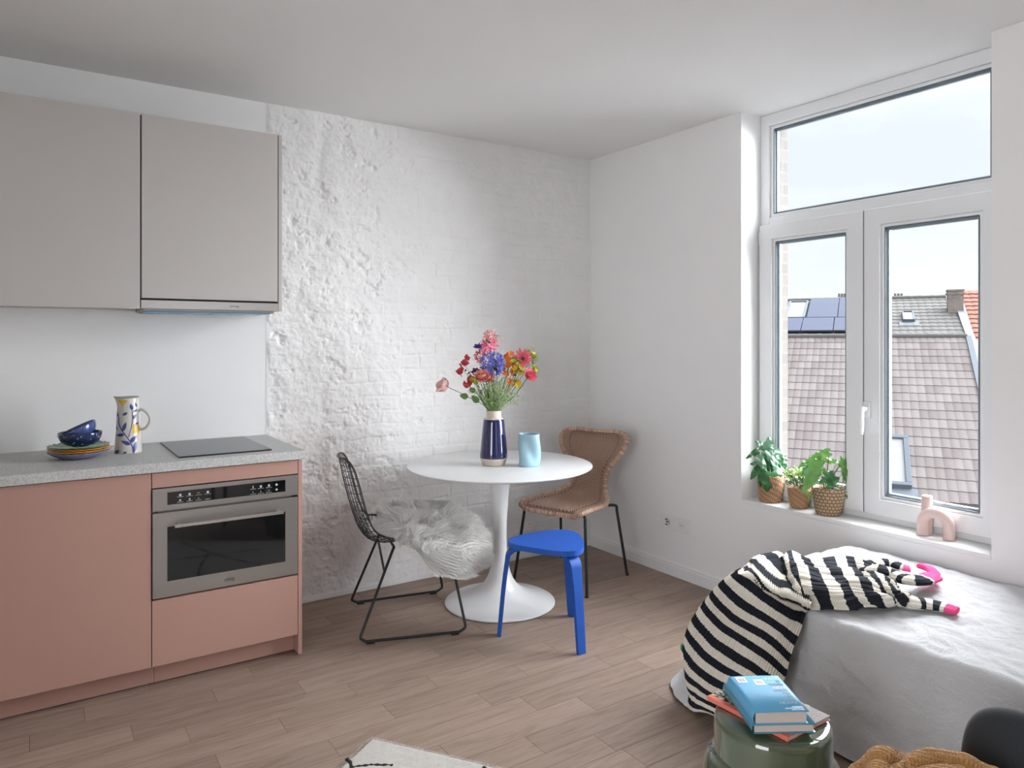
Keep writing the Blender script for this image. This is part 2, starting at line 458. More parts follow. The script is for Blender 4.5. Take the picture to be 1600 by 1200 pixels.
# ------------------------------------------------------------------ exterior
def m_tile(name, a, b, c, sc=1):
    n = NT(name); v = n.coord('UV')
    s = n.sep(v)
    cell = n.comb(n.math('FLOOR', s[0]), n.math('FLOOR', s[1]), 0.0)
    w = n.new('TexWhiteNoise', noise_dimensions='3D'); n.link(cell, w.inputs[0])
    ob = n.coord(); d = n.noise(ob, 3, 5, .65); fsp = n.ramp(n.noise(ob, 22, 4, .6), [(.62, (0, 0, 0)), (.72, (1, 1, 1))])
    col = n.mix(w.outputs[0], a, b); col = n.mix(n.math('MULTIPLY', d, .5), col, c); col = n.mix(n.math('MULTIPLY', fsp, .5), col, tuple(min(1, x*1.9) for x in a))
    n.set(color=col, rough=.9, spec=.08); n.bump(n.noise(ob, 90, 4), .3, .004); return n.m
class Fr:
    """local frame of a roofscape that stands turned to the street: r right, n away, z up"""
    def __init__(s, O, ang):
        s.O = Vector(O); ca, sa = math.cos(ang), math.sin(ang)
        s.r = Vector((R2[0]*sa-F2[0]*ca, R2[1]*sa-F2[1]*ca, 0)); s.n = Vector((F2[0]*sa+R2[0]*ca, F2[1]*sa+R2[1]*ca, 0))
    def __call__(s, r, n, z): return s.O+s.r*r+s.n*n+Vector((0, 0, z))
    def M(s): return Matrix.Translation(s.O) @ Matrix(((s.r.x, s.n.x, 0, 0), (s.r.y, s.n.y, 0, 0), (0, 0, 1, 0), (0, 0, 0, 1)))
w0 = 13.6
O = atw(1450, 783, w0)
FR = Fr(O, math.radians(63.9))
AL = math.radians(28.8)
def tiles(m, FR, r0, r1, n0, z0, al, rows, gauge=.34, wave=.165, rr=None, hole=None, amp=.018, lift=.028):
    ca, sa = math.cos(al), math.sin(al); V = []; U = []
    nr = int((r1-r0)/wave*6)+1; rs = np.linspace(r0, r1, nr)
    wv = amp*np.abs(np.sin(np.pi*rs/wave))**.6
    prev = None; base = len(m.v)
    for k in range(rows):
        d0 = k*gauge
        for fr, hh in ((0, -.004), (0, lift), (.5, lift*.55), (1, .002)):
            d = d0+fr*gauge
            row = []
            for i, r in enumerate(rs):
                x = r if rr is None else r0+(r-r0)*(rr(d)-r0)/(r1-r0)
                q = hh+wv[i]; V.append(FR(x, n0+d*ca-q*sa, z0+d*sa+q*ca)); U.append((x/(2*wave)+.5*(k % 2), k+.5))
    R_ = rows*4; Fc = []
    for i in range(R_-1):
        for j in range(nr-1):
            if hole:
                k, fr = divmod(i, 4); d = (k+(0, 0, .5, 1)[fr])*gauge; x = rs[j]
                if hole[0] < x < hole[1] and hole[2] < d < hole[3]: continue
            Fc.append((i*nr+j, i*nr+j+1, (i+1)*nr+j+1, (i+1)*nr+j))
    m.add(V, Fc, False, 0, None, U); return m
tm = m_tile('weathered_roof_tile', (.078, .065, .064), (.112, .098, .096), (.074, .068, .068))
tm2 = m_tile('grey_roof_tile', (.062, .060, .058), (.080, .076, .073), (.054, .054, .052))
tm3 = m_tile('orange_roof_tile', (.125, .052, .036), (.15, .070, .050), (.11, .052, .04))
zinc = plain('zinc_flashing', (.075, .085, .10), .8, 0, .1, spec=.1)
wframe = plain('skylight_frame', (.060, .070, .085), .8, 0, .05, spec=.1)
blind = plain('white_blind', (.15, .15, .155), .8, spec=.1)
render_w = plain('white_render', (.12, .12, .125), .9, 0, .1, 2)
ca, sa = math.cos(AL), math.sin(AL)
house = thing('house', 'neighbouring house with a long pale tiled roof filling most of the window view', 'house', tuple(FR(0, 3, -3)), 0)
m = MB(); tiles(m, FR, -9.5, 1.22, 0, 0, AL, 19, hole=(-1.22, -.33, .35, 1.85), amp=.012, lift=.012)
# the verge leans, so the last tiles step out towards the eave
m.build('tiled_roof', [tm], house, world=True)
m = MB()
mt = FR.M()
m.box(-9.5, 1.18, .1, 5.6, -3.5, -.05, mtx=mt); m.build('house_wall', render_w, house, world=True)
m = MB(); m.add([FR(-9.5, .1, -.02), FR(1.86, .1, -.02), FR(1.86, 5.7, 5.7*math.tan(AL)-.10), FR(-9.5, 5.7, 5.7*math.tan(AL)-.10), FR(-9.5, .1, -.3), FR(1.86, .1, -.3), FR(1.86, 5.7, -.3), FR(-9.5, 5.7, -.3)], [(0, 1, 2, 3), (0, 4, 5, 1), (1, 5, 6, 2), (2, 6, 7, 3), (3, 7, 4, 0)], False)
m.build('roof_deck', render_w, house, world=True)
# gutter
gp = [(math.cos(a)*.07, math.sin(a)*.07) for a in [PI+PI*k/10 for k in range(11)]]
gp += [(a*.85, b*.85) for a, b in gp[::-1]]
m = MB(); n_ = len(gp); V = [FR(r, -.07+a, -.06+b) for r in (-9.6, 1.27) for a, b in gp]
m.add(V, [(i, (i+1) % n_, n_+(i+1) % n_, n_+i) for i in range(n_)]+[tuple(range(n_)), tuple(range(2*n_-1, n_-1, -1))], False)
m.build('gutter', zinc, house, world=True)
# ridge capping
m = MB(); rp = 19*.34
for k in range(32):
    r = -9.5+k*.335; m.tube([FR(r, rp*ca, rp*sa+.0), FR(r+.345, rp*ca, rp*sa+.0)], [.075, .085], 12)
m.build('ridge_tile', tm2, house, world=True)
# verge flashing
m = MB(); p = [FR(1.93, 0, .05), FR(1.93, rp*ca, rp*sa+.05)]
m.box(0, .12, 0, rp, 0, .05, mtx=mt @ Matrix.Translation((1.20, 0, .0)) @ Matrix.Rotation(AL, 4, 'X')); m.build('verge_flashing', zinc, house, world=True)
# large roof window low on the left
RW = mt @ Matrix.Rotation(AL, 4, 'X')
def skylight(parent, r0, r1, d0, d1, MX, fw=.09, open_=False, pm=blind):
    m = MB(); 
    for a, b, c, d in ((r0, r1, d0, d0+fw), (r0, r1, d1-fw, d1), (r0, r0+fw, d0+fw, d1-fw), (r1-fw, r1, d0+fw, d1-fw)): m.box(a, b, c, d, .0, .12, mtx=MX)
    f = m.build('roof_window', wframe, parent, .01, world=True)
    MB().box(r0+fw, r1-fw, d0+fw, d1-fw, .03, .08, mtx=MX).build('window_pane', pm, f, world=True)
    MB().box(r0-.1, r1+.1, d0-.32, d0, -.02, .035, mtx=MX).build('flashing_apron', zinc, f, world=True)
    return f
skylight(house, -1.30, -.25, .28, 1.93, RW, .10)
# second house: higher, darker roof with solar panels
AL2 = math.radians(19); n2, z2 = 6.9, 2.85
house2 = thing('house', 'house behind the long pale roof, darker roof carrying blue solar panels', 'house', tuple(FR(0, 10, -3)), 0)
m = MB(); tiles(m, FR, -11, 1.45, n2, z2, AL2, 14, .34, .2, hole=None, amp=.018, lift=.016)
m.build('tiled_roof', tm2, house2, world=True)
m = MB(); m.box(-11, 1.40, n2+.15, n2+4.3, -3.5, z2-.08, mtx=mt)
m.build('house_wall', render_w, house2, world=True)
RW2 = mt @ Matrix.Translation((0, n2, z2)) @ Matrix.Rotation(AL2, 4, 'X')
m = MB()
for k in range(36): m.tube([RW2 @ Vector((-11+k*.34, 4.7, .0)), RW2 @ Vector((-11+k*.34+.35, 4.7, .0))], [.09, .10], 12)
m.build('ridge_tile', tm2, house2, world=True)
def m_solar():
    n = NT('solar_cell'); v = n.coord(); s = n.sep(v)
    g = n.math('GREATER_THAN', n.math('FRACT', n.math('MULTIPLY', s[0], 7.0)), .93); g2 = n.math('GREATER_THAN', n.math('FRACT', n.math('MULTIPLY', s[1], 7.0)), .93)
    n.set(color=n.mix(n.math('MAXIMUM', g, g2), (.030, .036, .058), (.050, .058, .080)), rough=.8, spec=.05); return n.m
solar = m_solar()
for rr_, dd, lw_, lh in ((-4.62, 1.0, .88, 1.28), (-3.72, 1.0, .88, 1.28), (-2.82, 1.0, .88, 1.28), (-1.92, 1.0, .88, 1.28), (-2.74, 2.32, .88, 2.2), (-1.84, 2.32, .88, 2.2)):
    MB().box(rr_, rr_+lw_, dd, dd+lh, .10, .15, mtx=RW2).build('solar_panel', solar, house2, .01, world=True)
skylight(house2, -3.42, -2.80, 2.45, 4.35, RW2, .07)
skylight(house2, -.06, .26, 2.1, 3.0, RW2, .05, pm=plain('dark_pane', (.10, .10, .11), .4))
# chimney
ch = m_tile('chimney_stone', (.16, .13, .11), (.25, .22, .19), (.10, .09, .08))
m = MB(); m.box(1.85, 2.55, 3.6, 4.2, .2, 2.4, mtx=RW2 @ Matrix.Rotation(-AL2, 4, 'X')); 
chm = MB().box(-.34, .34, -.34, .34, 0, 1.55)
cp_ = RW2 @ Vector((1.38, 3.2, -.1)); 
chm = MB(); chm.box(-.20, .20, -.2, .2, 0, .72); chm.box(-.235, .235, -.235, .235, .60, .66); chm.box(-.225, .225, -.225, .225, .70, .75)
n = NT('chimney_brick'); v = n.coord(); n.set(color=n.ramp(n.voro(v, 9, out=1), [(0, (.07, .06, .058)), (.5, (.12, .105, .098)), (1, (.15, .11, .09))]), rough=.9); n.bump(n.noise(v, 30, 4), .6, .02)
chm.v = [tuple(mt.to_3x3() @ Vector(p)+cp_) for p in chm.v]; chm.build('chimney', n.m, house2, world=True)
m = MB(); m.box(1.42, 1.60, .0, 4.6, -.1, .07, mtx=RW2); m.build('verge_flashing', plain('pale_flashing', (.13, .14, .16), .6), house2, world=True)
# third house, orange tiles, on the right
house3 = thing('house', 'house with an orange tiled roof at the right edge of the window view', 'house', tuple(FR(5, 9, -3)), 0)
m = MB(); AL3 = math.radians(23.5); tiles(m, FR, 1.62, 8.5, 4.5, 1.72, AL3, 21, .34, .2, amp=.015); m.build('tiled_roof', tm3, house3, world=True)
m = MB(); m.box(1.7, 8.4, 4.7, 10.6, -3.5, 1.7, mtx=mt); m.build('house_wall', render_w, house3, world=True)
# a distant house with chimney pots
house4 = thing('house', 'distant white house gable peeping over the ridge, beside a row of chimney pots', 'house', tuple(FR(-2, 22, -3)), 0)
FR4 = Fr(atw(1397, 530, 30), math.radians(63.9)); mt4 = FR4.M()
m = MB(); m.box(-2.0, .2, 0, 3, -3, 1.75, mtx=mt4); m.build('house_wall', render_w, house4, world=True)
m = MB(); m.add([FR4(-2.2, -.1, 1.7), FR4(.4, -.1, 1.6), FR4(-1.0, -.1, 2.0), FR4(-2.2, 3, 1.7), FR4(2.2, 3, 1.2), FR4(-1.0, 3, 2.05), FR4(2.2, -.1, 1.2)], [(0, 1, 2), (0, 2, 5, 3), (2, 1, 6, 4, 5), (1, 0, 3, 4, 6)], False)
m.build('tiled_roof', tm3, house4, world=True)
m = MB(); m.box(-3.9, 2.2, .1, 3, -3, 1.2, mtx=mt4); m.build('house_wall', render_w, house4, world=True)
pot = plain('clay_pot', (.09, .08, .078), .9)
for px in (1399, 1404, 1409, 1311.5, 1316, 1320.5):
    c = atw(px, 530, 29.9); MB().tube([(c.x, c.y, 2.3), (c.x, c.y, 3.28)], [.065, .05], 10).build('chimney_pot', pot, house4, world=True)
MB().box(-2.95+.0, -2.25, .2, .7, 1.0, 1.0+.01, mtx=mt4)
# outer brick reveal of our own window and a metal sill
def m_obrick():
    n = NT('outer_brick'); b = n.new('TexBrick'); v = n.coord('Object', (1, 1, 1), (PI/2, 0, 0)); n.link(v, b.inputs[0]); b.inputs['Scale'].default_value = 4
    b.inputs['Color1'].default_value = (.085, .072, .066, 1); b.inputs['Color2'].default_value = (.10, .088, .08, 1); b.inputs['Mortar'].default_value = (.10, .098, .095, 1)
    n.set(color=b.outputs[0], rough=.9); return n.m
MT['obrick'] = m_obrick()
m = MB(); m.box(.232, WT+.02, WY1-.028, WY1, .5, H); m.box(.232, WT+.02, WY0, WY0+.028, .5, H); S(m.build('trim_2', MT['obrick']))
S(MB().box(.232, WT+.06, WY0, WY1, .50, .545).build('trim_3', zinc))
# street ground far below
S(MB().box(.8, 60, -30, 60, -9.2, -9).build('ground', plain('street_ground', (.12, .12, .12), .9)))
# ------------------------------------------------------------------ kitchen
pink = plain('pink_laminate', (.44, .255, .21), .5, var=.015)
pinkd = pink
taupe = plain('taupe_laminate', (.52, .49, .47), .45, var=.015)
KB = -5.0
def m_stone():
    n = NT('grey_stone_worktop'); v = n.coord(); a = n.noise(v, 150, 4, .75); b = n.noise(n.coord('Object', (1, 6, 1)), 7, 4); 
    c = n.ramp(a, [(.3, (.26, .265, .26)), (.48, (.50, .50, .495)), (.56, (.57, .57, .565)), (.72, (.74, .74, .73))])
    c = n.mix(n.math('MULTIPLY', b, .45), c, (.48, .48, .475)); n.set(color=c, rough=.5); n.bump(a, .15, .001); return n.m
stone = m_stone()
def m_steel(name='brushed_steel', col=(.42, .40, .385), r=.34, ax=(1, 200, 200)):
    n = NT(name); v = n.coord('Object', ax); f = n.noise(v, 6, 3)
    n.set(color=n.mix(f, tuple(c*.92 for c in col), tuple(c*1.06 for c in col)), metal=1, rough=n.ramp(f, [(0, r-.05), (1, r+.08)])); return n.m
steel = m_steel()
steel2 = m_steel('bright_steel', (.62, .59, .57), .28)
blackglass = plain('black_glass', (.006, .006, .007), .04, var=0, spec=.5)
iconm = plain('icon_print', (.55, .56, .58), .6)
YFR = -.62; XR = -2.155; SE = -2.753
# tall double door unit left of the oven
cab = thing('base_cabinet', 'plain pink handleless base cabinet left of the oven', 'cabinet', (-3.4, -.3, 0))
bx('carcass', (-4.0, SE, -.598, -.005, .092, .862), pink, cab, .001, True)
bx('door', (-3.998, SE-.0015, YFR, -.6, .094, .860), pink, cab, .0015, True)
bx('plinth', (-4.0, SE+.016, -.555, -.54, .005, .092), pink, cab, .001, True)
cab = thing('base_cabinet', 'pink base cabinet holding the oven, with a drawer and side panel', 'cabinet', (-2.45, -.3, 0))
m = MB(); m.box(SE+.001, SE+.017, -.598, -.005, .092, .862); m.box(SE, XR-.017, -.598, -.005, .092, .108); m.box(SE, XR-.017, -.03, -.005, .1, .862); m.box(SE, XR-.017, -.598, -.005, .352, .358); m.box(SE, XR-.017, -.598, -.005, .845, .862)
m.build('carcass', pink, cab, .001, world=True)
bx('fascia', (SE+.0015, XR-.0195, YFR, -.6, .800, .860), pink, cab, .0015, True)
bx('drawer', (SE+.0015, XR-.0195, YFR, -.6, .094, .3545), pink, cab, .0015, True)
bx('side_panel', (XR-.0175, XR, YFR, -.005, .006, .862), pink, cab, .0015, True)
bx('plinth', (SE+.017, XR-.018, -.555, -.54, .005, .092), pink, cab, .001, True)
tag(bx('plinth_shadow_gap', (-2.5, -2.49, -.5, -.49, .0, .006), MT['dark'], cab, world=True), None)
bpy.data.objects.remove(bpy.data.objects['plinth_shadow_gap'])
# worktop
wt = tag(bx('worktop', (-4.0, KX+.002, -.638, -.001, .864, .902), stone, None, .003), 'grey speckled stone worktop along the kitchen wall', 'worktop')
# hob
hob = thing('hob', 'thin black glass hob set on the grey worktop', 'hob', (-2.45, -.31, .902))
bx('glass_top', (-2.645, -2.270, -.562, -.052, .9025, .9085), plain('hob_glass', (.035, .036, .04), .15, var=0, spec=.15), hob, .002, True)
# oven
ov = thing('oven', 'stainless steel built-in oven with a black glass window', 'oven', (-2.46, -.6, .36))
ox0, ox1 = SE+.003, XR-.0205; OY = -.624
bx('oven_body', (ox0+.02, ox1-.02, -.600, -.06, .365, .795), steel, ov, .002, True)
cp = bx('control_panel', (ox0, ox1, OY, -.601, .708, .7965), steel, ov, .0015, True)
bx('display', (-2.697, -2.230, OY-.0015, OY+.001, .7295, .7795), blackglass, cp, .0006, True)
ic = MB()
def disc(m, x, z, r, y, n=12):
    m.add([(x, y, z)]+[(x+r*math.cos(2*PI*k/n), y, z+r*math.sin(2*PI*k/n)) for k in range(n)], [(0, 1+(k+1) % n, 1+k) for k in range(n)], False)
yy = OY-.0019
for i, x in enumerate((-2.650, -2.615, -2.581, -2.546)):
    for j, z in enumerate((.763, .742)):
        if (i, j) == (2, 0): ic.box(x-.006, x+.006, yy, yy+.0004, z+.001, z+.0022)
        elif (i, j) == (3, 1):
            V, Fc = text_mesh('45', .011, .0002); ic.add([(x+p.x, yy, z-.003+p.y) for p in V], Fc, False)
        else: disc(ic, x, z+.001, (.005, .0038)[j] if i != 2 else .0018, yy); 
        ic.box(x-.012, x+.012, yy, yy+.0004, z-.0068, z-.0058)
ic.build('display_symbols', iconm, cp, world=True); ic = MB()
for i, x in enumerate((-2.366, -2.334, -2.300, -2.268)):
    for j, z in enumerate((.763, .742)):
        if (i, j) == (0, 0): ic.box(x-.0015, x+.0015, yy, yy+.0004, z-.005, z+.006)
        else: disc(ic, x, z, .0048 if (j == 0 or i == 3) else .002, yy)
        if i < 3: ic.box(x-.012, x+.012, yy, yy+.0004, z-.0085, z-.0075)
ic.build('display_symbols', iconm, cp, world=True)
dr = bx('oven_door', (ox0, ox1, OY, -.601, .3625, .700), steel, ov, .0015, True)
m = MB(); m.box(-2.697, -2.230, OY-.0012, OY+.001, .425, .642); m.build('oven_window', blackglass, dr, .0006, world=True)
m = MB(); m.box(-2.676, -2.249, -.672, -.660, .644, .656)
h = m.build('handle', steel2, dr, .002, world=True)
for x in (-2.660, -2.265): MB().tube([(x, -.625, .650), (x, -.662, .650)], .0075, 14).build('handle_post', steel2, h, .001, world=True)
V, Fc = text_mesh('smeg', .020, .0003); MB().add([(-2.462+p.x, OY-.0012, .386+p.y) for p in V], Fc, False).build('logo', plain('etched_logo', (.16, .15, .145), .5), dr, world=True)
# wall cabinets
uz0, uz1 = 1.524, 2.360; UY = -.313; US = at(219.8, 300, 'y', UY).x
uc = thing('wall_cabinet', 'plain taupe wall cabinet at the left, no handle', 'cabinet', (-3.4, -.15, uz0))
bx('carcass', (-4.0, US, UY+.02, -.001, uz0+.002, uz1), taupe, uc, .001, True)
bx('door', (-3.998, US-.002, UY, UY+.019, uz0-.003, uz1), taupe, uc, .0012, True)
uc = thing('wall_cabinet', 'taupe wall cabinet over the extractor hood', 'cabinet', (-2.4, -.15, uz0))
bx('carcass', (US+.001, XR-.018, UY+.02, -.001, uz0+.045, uz1), taupe, uc, .001, True)
bx('door', (US+.0035, XR-.0205, UY, UY+.019, uz0+.044, uz1), taupe, uc, .0012, True)
bx('side_panel', (XR-.0165, XR, UY, -.001, uz0, uz1), taupe, uc, .0012, True)
bx('gap_shade', (US-.002, XR-.016, UY+.0195, UY+.0205, uz0+.002, uz1-.002), MT['dark'], uc, world=True)  # dark sheet paints shade into the gaps round the door
hd = thing('extractor_hood', 'slim steel extractor hood under the taupe wall cabinet', 'extractor hood', (-2.4, -.15, uz0-.01))
bx('front_strip', (US+.002, XR-.0185, UY+.001, -.28, uz0-.001, uz0+.0355), steel2, hd, .001, True)
bx('hood_body', (US+.012, XR-.03, -.285, -.02, uz0-.012, uz0+.03), steel, hd, .002, True)
bx('blue_glow', (US+.02, XR-.05, UY+.02, -.06, uz0-.0165, uz0-.012), plain('painted_blue_glow', (.10, .30, .52), .25), hd, .001, True)  # flat blue sheet colours in the glow under the hood
V, Fc = text_mesh('smeg', .016, .0003); MB().add([(-2.372+p.x*1.25, UY+.0006, uz0+.013+p.y*.8) for p in V], Fc, False).build('logo', plain('logo_print', (.05, .045, .045), .5), hd, world=True)
# sockets
def socket(name, label, F, w, h, n, broken=False):
    """F maps (x along, y out, z up) to world"""
    t = thing(name, label, 'socket', tuple(F(w/2, 0, h/2)))
    def b(m, x0, x1, a0, a1, z0, z1):
        V = [F(x, y, z) for z in (z0, z1) for y in (a0, a1) for x in (x0, x1)]
        return m.add(V, [(0, 2, 3, 1), (4, 5, 7, 6), (0, 1, 5, 4), (2, 6, 7, 3), (0, 4, 6, 2), (1, 3, 7, 5)], False)
    b(MB(), 0, w, 0.0005, .009, 0, h).build('cover_plate', MT['white_plastic'], t, .003, world=True)
    for k in range(n):
        cx = w*(.27+.46*k) if n == 2 else w/2; s = .0225
        m = MB(); b(m, cx-s, cx+s, .0085, .0105, h/2-s, h/2+s); q = m.build('socket_insert', MT['white_plastic'], t, .001, world=True)
        m = MB(); R = 20
        V = []; 
        for (r, y) in ((.0195, .0107), (.0195, .0109), (.018, .0109), (.0175, .0095 if not (broken and k == 0) else .0104), (0.0001, .0095 if not (broken and k == 0) else .0104)):
            for a in range(R): V.append(F(cx+r*math.cos(2*PI*a/R), y+.0004, h/2+r*math.sin(2*PI*a/R)))
        m.add(V, [(i*R+a, i*R+(a+1) % R, (i+1)*R+(a+1) % R, (i+1)*R+a) for i in range(4) for a in range(R)], True)
        m.build('socket_well', plain('socket_well', (.60, .59, .57), .5), q, world=True)
        m = MB()
        for dx, dz in ((-.0095, 0), (.0095, 0), (0, .0005)):
            V = [F(cx+dx, .0112, h/2+dz)]+[F(cx+dx+.0026*math.cos(2*PI*a/10), .0112, h/2+dz+.0026*math.sin(2*PI*a/10)) for a in range(10)]
            m.add(V, [(0, 1+a, 1+(a+1) % 10) for a in range(10)], False)
        m.build('pin_hole', MT['dark'], q, world=True)
        if broken and k == 0:
            m = MB(); b(m, cx-.022, cx-.006, .0108, .0116, h/2+.010, h/2+.017); b(m, cx-.021, cx-.004, .0108, .0116, h/2-.020, h/2-.014); b(m, cx-.014, cx-.002, .0108, .0116, h/2-.003, h/2+.003)
            m.build('open_slot', MT['dark'], q, world=True)
    return t
p0 = at(142, 620.5, 'y', 0); p1 = at(203, 592, 'y', 0)
socket('wall_socket', 'white double wall socket on the kitchen wall above the worktop', lambda x, y, z: Vector((p0.x+x, .012-y, p0.z-.003+z)), p1.x-p0.x, .083, 2)
q0 = at(1034, 825, 'x', 0); q1 = at(1079, 836, 'x', 0)
socket('wall_socket', 'white double wall socket low on the wall beside the window, part unfilled', lambda x, y, z: Vector((-y, q0.y-x, .268+z)), q0.y-q1.y, .082, 2, True)

# ------------------------------------------------------------------ crockery on the worktop
WTZ = .9022
def plate_mb(r, h=.0095, n=22, deep=0):
    m = MB(); mod = lambda q, z, a: (q*(1+.022*math.cos(n*a)*(q/r)**6), z+.0016*math.cos(n*a)*(q/r)**8)
    D_ = deep; m.lathe([(0, 0), (r*.55, 0), (r*.6, .0015), (r*.86, .007+D_*.7), (r*.99, .013+D_), (r, .0145+D_), (r*.985, .0155+D_), (r*.84, .0095+D_), (r*.6, .004+D_), (0, .0035+D_)], 132, mod=mod, cap=False)
    return m
pc = at(122, 709, 'z', WTZ); pc = Vector((-2.985, -.315, WTZ))
cols = [('lilac_glaze', (.22, .20, .36), 'lilac scalloped plate at the bottom of the stack'), ('yellow_glaze', (.62, .36, .03), 'yellow scalloped plate directly on the lilac one'),
        ('orange_glaze', (.62, .22, .035), 'orange scalloped plate just under the green one'), ('green_glaze', (.13, .26, .12), 'green scalloped plate on top of the plate stack')]
zz = WTZ+.0005
for i, (nm, c, lab) in enumerate(cols):
    o = plate_mb(.111, deep=.0 if i else .012).build('plate', plain(nm, c, .22, var=.12, coat=.1), None)
    o.location = (pc.x, pc.y, zz); o.rotation_euler.z = i*.06; tag(o, lab, 'plate', 'stack of scalloped plates'); zz += .0088 if i else .0205
zz += .0015
def m_bowl(name, a, b, sp, thr=.25):
    n = NT(name); v = n.coord(); d = n.voro(v, sp); w = n.noise(v, 14, 4)
    f = n.ramp(d, [(thr*.7, (1, 1, 1)), (thr, (0, 0, 0))]); n.set(color=n.mix(f, n.mix(w, a, tuple(x*1.8 for x in a)), b), rough=.15, coat=.6); return n.m
def bowl_mb(r, h):
    pr = [(0, 0), (r*.42, 0), (r*.44, .004)]+[(r*(.44+.56*math.sin(t*PI/2)**.8), .004+(h-.004)*(1-math.cos(t*PI/2))**.9) for t in [k/12 for k in range(1, 13)]]
    pr += [(r*.985, h+.001), (r*.96, h)]+[(q*.955, max(.007, z+.003)) for q, z in pr[-3:1:-1]]+[(0, .007)]
    return MB().lathe(pr, 56, cap=False)
o = bowl_mb(.080, .057).build('bowl', m_bowl('dark_blue_dotted_glaze', (.006, .012, .055), (.25, .36, .55), 72, .30)); o.location = (pc.x+.004, pc.y-.01, zz)
tag(o, 'dark blue bowl with pale dots standing on the green plate', 'bowl', 'blue bowls')
o = bowl_mb(.074, .052).build('bowl', m_bowl('mid_blue_glaze', (.035, .055, .17), (.09, .12, .28), 110, .3)); o.location = (pc.x+.012, pc.y-.004, zz+.0275); o.rotation_euler = (math.radians(-2), math.radians(-25), 0)
tag(o, 'mid blue bowl tilted inside the dark dotted bowl', 'bowl', 'blue bowls')
# jug
jc = at(197, 705, 'z', WTZ); jc = Vector((-2.800, -.268, WTZ))
jug = thing('jug', 'tall cream jug painted with blue leaves and yellow flowers', 'jug', tuple(jc), math.radians(0))
jh = .238; jr = lambda z: .0545-.0135*(z/jh)**.8 if z > .004 else .0535
cream = plain('cream_glaze', (.66, .63, .57), .2, var=.03, coat=.4); jblue = plain('blue_brush', (.035, .06, .26), .3, var=.2); jyel = plain('yellow_brush', (.72, .44, .02), .3, var=.1)
sd = Vector((-.80, -.15, 0)).normalized(); sa_ = math.atan2(sd.y, sd.x)
def spout(q, z, a):
    d = (a-sa_+PI) % (2*PI)-PI; t = max(0, (z-.19)/(jh-.19)); return q+.016*t*t*math.exp(-(d/.38)**2), z+.004*t*t*math.exp(-(d/.4)**2)
zs = [0, .003]+[.003+(jh-.003)*k/22 for k in range(1, 23)]
pr = [(0, 0)]+[(jr(z), z) for z in zs]+[(jr(jh)-.003, jh+.001), (jr(jh)-.0055, jh-.002)]+[(jr(z)-.0055, z) for z in zs[::-1][1:-2]]+[(0, .012)]
m = MB().lathe(pr, 64, mod=spout, cap=False)
va = math.atan2(CAM[1]-jc.y, CAM[0]-jc.x)
def decal(m, pts, mi, lift=.0006):
    """pts: polygon in (px across seen from the room, px down) of the crop; wraps it on the jug as a fan strip"""
    def P(x, y):
        z = max(.002, min(jh-.003, (795-y)/(795-160)*(jh-.006))); R = jr(z); s = max(-.97, min(.97, (x-1127)/150.0*.052/R*1.03)); a = va+math.asin(s)
        q, z2 = spout(R, z, a % (2*PI)); return ((q+lift)*math.cos(a), (q+lift)*math.sin(a), z2)
    n = len(pts)//2; L = pts[:n]; Rr = pts[n:][::-1]; k = 5; V = []; 
    for (a, b) in zip(L, Rr):
        for i in range(k+1): V.append(P(a[0]+(b[0]-a[0])*i/k, a[1]+(b[1]-a[1])*i/k))
    m.add(V, [(i*(k+1)+j, i*(k+1)+j+1, (i+1)*(k+1)+j+1, (i+1)*(k+1)+j) for i in range(len(L)-1) for j in range(k)], True, mi)
def leafd(m, x0, y0, x1, y1, w, mi=1):
    n = 10; L = []; Rr = []; dx, dy = x1-x0, y1-y0; l = math.hypot(dx, dy); nx, ny = -dy/l, dx/l
    for i in range(n+1):
        t = i/n; h = w*math.sin(PI*t**.8)*.5+1.2; L.append((x0+dx*t+nx*h, y0+dy*t+ny*h)); Rr.append((x0+dx*t-nx*h, y0+dy*t-ny*h))
    decal(m, L+Rr[::-1], mi)
def stroke(m, pts, w, mi=1):
    L = []; Rr = []; P = smooth_path([(a, b, 0) for a, b in pts], 5)
    for i, p in enumerate(P):
        t = (P[min(i+1, len(P)-1)]-P[max(i-1, 0)]).normalized(); L.append((p.x-t.y*w/2, p.y+t.x*w/2)); Rr.append((p.x+t.y*w/2, p.y-t.x*w/2))
    decal(m, L+Rr[::-1], mi)
stroke(m, [(1180, 790), (1165, 700), (1120, 610), (1060, 520), (1030, 440), (1030, 370)], 11); stroke(m, [(1130, 600), (1155, 500), (1172, 400), (1170, 300)], 9)
for a in ((1185, 790, 1210, 650, 42), (1145, 665, 1215, 590, 45), (1150, 690, 1052, 640, 42), (1085, 570, 1000, 580, 36), (1070, 530, 1105, 425, 38), (1020, 370, 1010, 310, 26), (1068, 345, 1120, 315, 30), (1172, 395, 1212, 340, 34),
          (1180, 310, 1225, 290, 26), (1170, 290, 1148, 215, 34), (1215, 255, 1200, 205, 20), (1200, 460, 1238, 440, 22), (985, 790, 1035, 750, 34), (1075, 790, 1110, 768, 26), (1010, 520, 1002, 470, 14)): leafd(m, *a)
decal(m, [(1025, 172), (1035, 200), (1062, 235), (1070, 238), (1115, 175), (1100, 205), (1080, 232), (1072, 238)][:4]+[(1075, 238), (1085, 225), (1105, 200), (1122, 174)], 2)
decal(m, [(1168, 462), (1170, 500), (1176, 545), (1185, 562), (1205, 565), (1222, 545), (1222, 505), (1212, 462)], 2); decal(m, [(1218, 466), (1226, 500), (1228, 550), (1234, 585), (1240, 585), (1252, 545), (1252, 500), (1244, 470)], 2)
m.build('jug_body', [cream, jblue, jyel], jug)
hd_ = Vector((R2[0], R2[1], 0)).normalized()*1.0
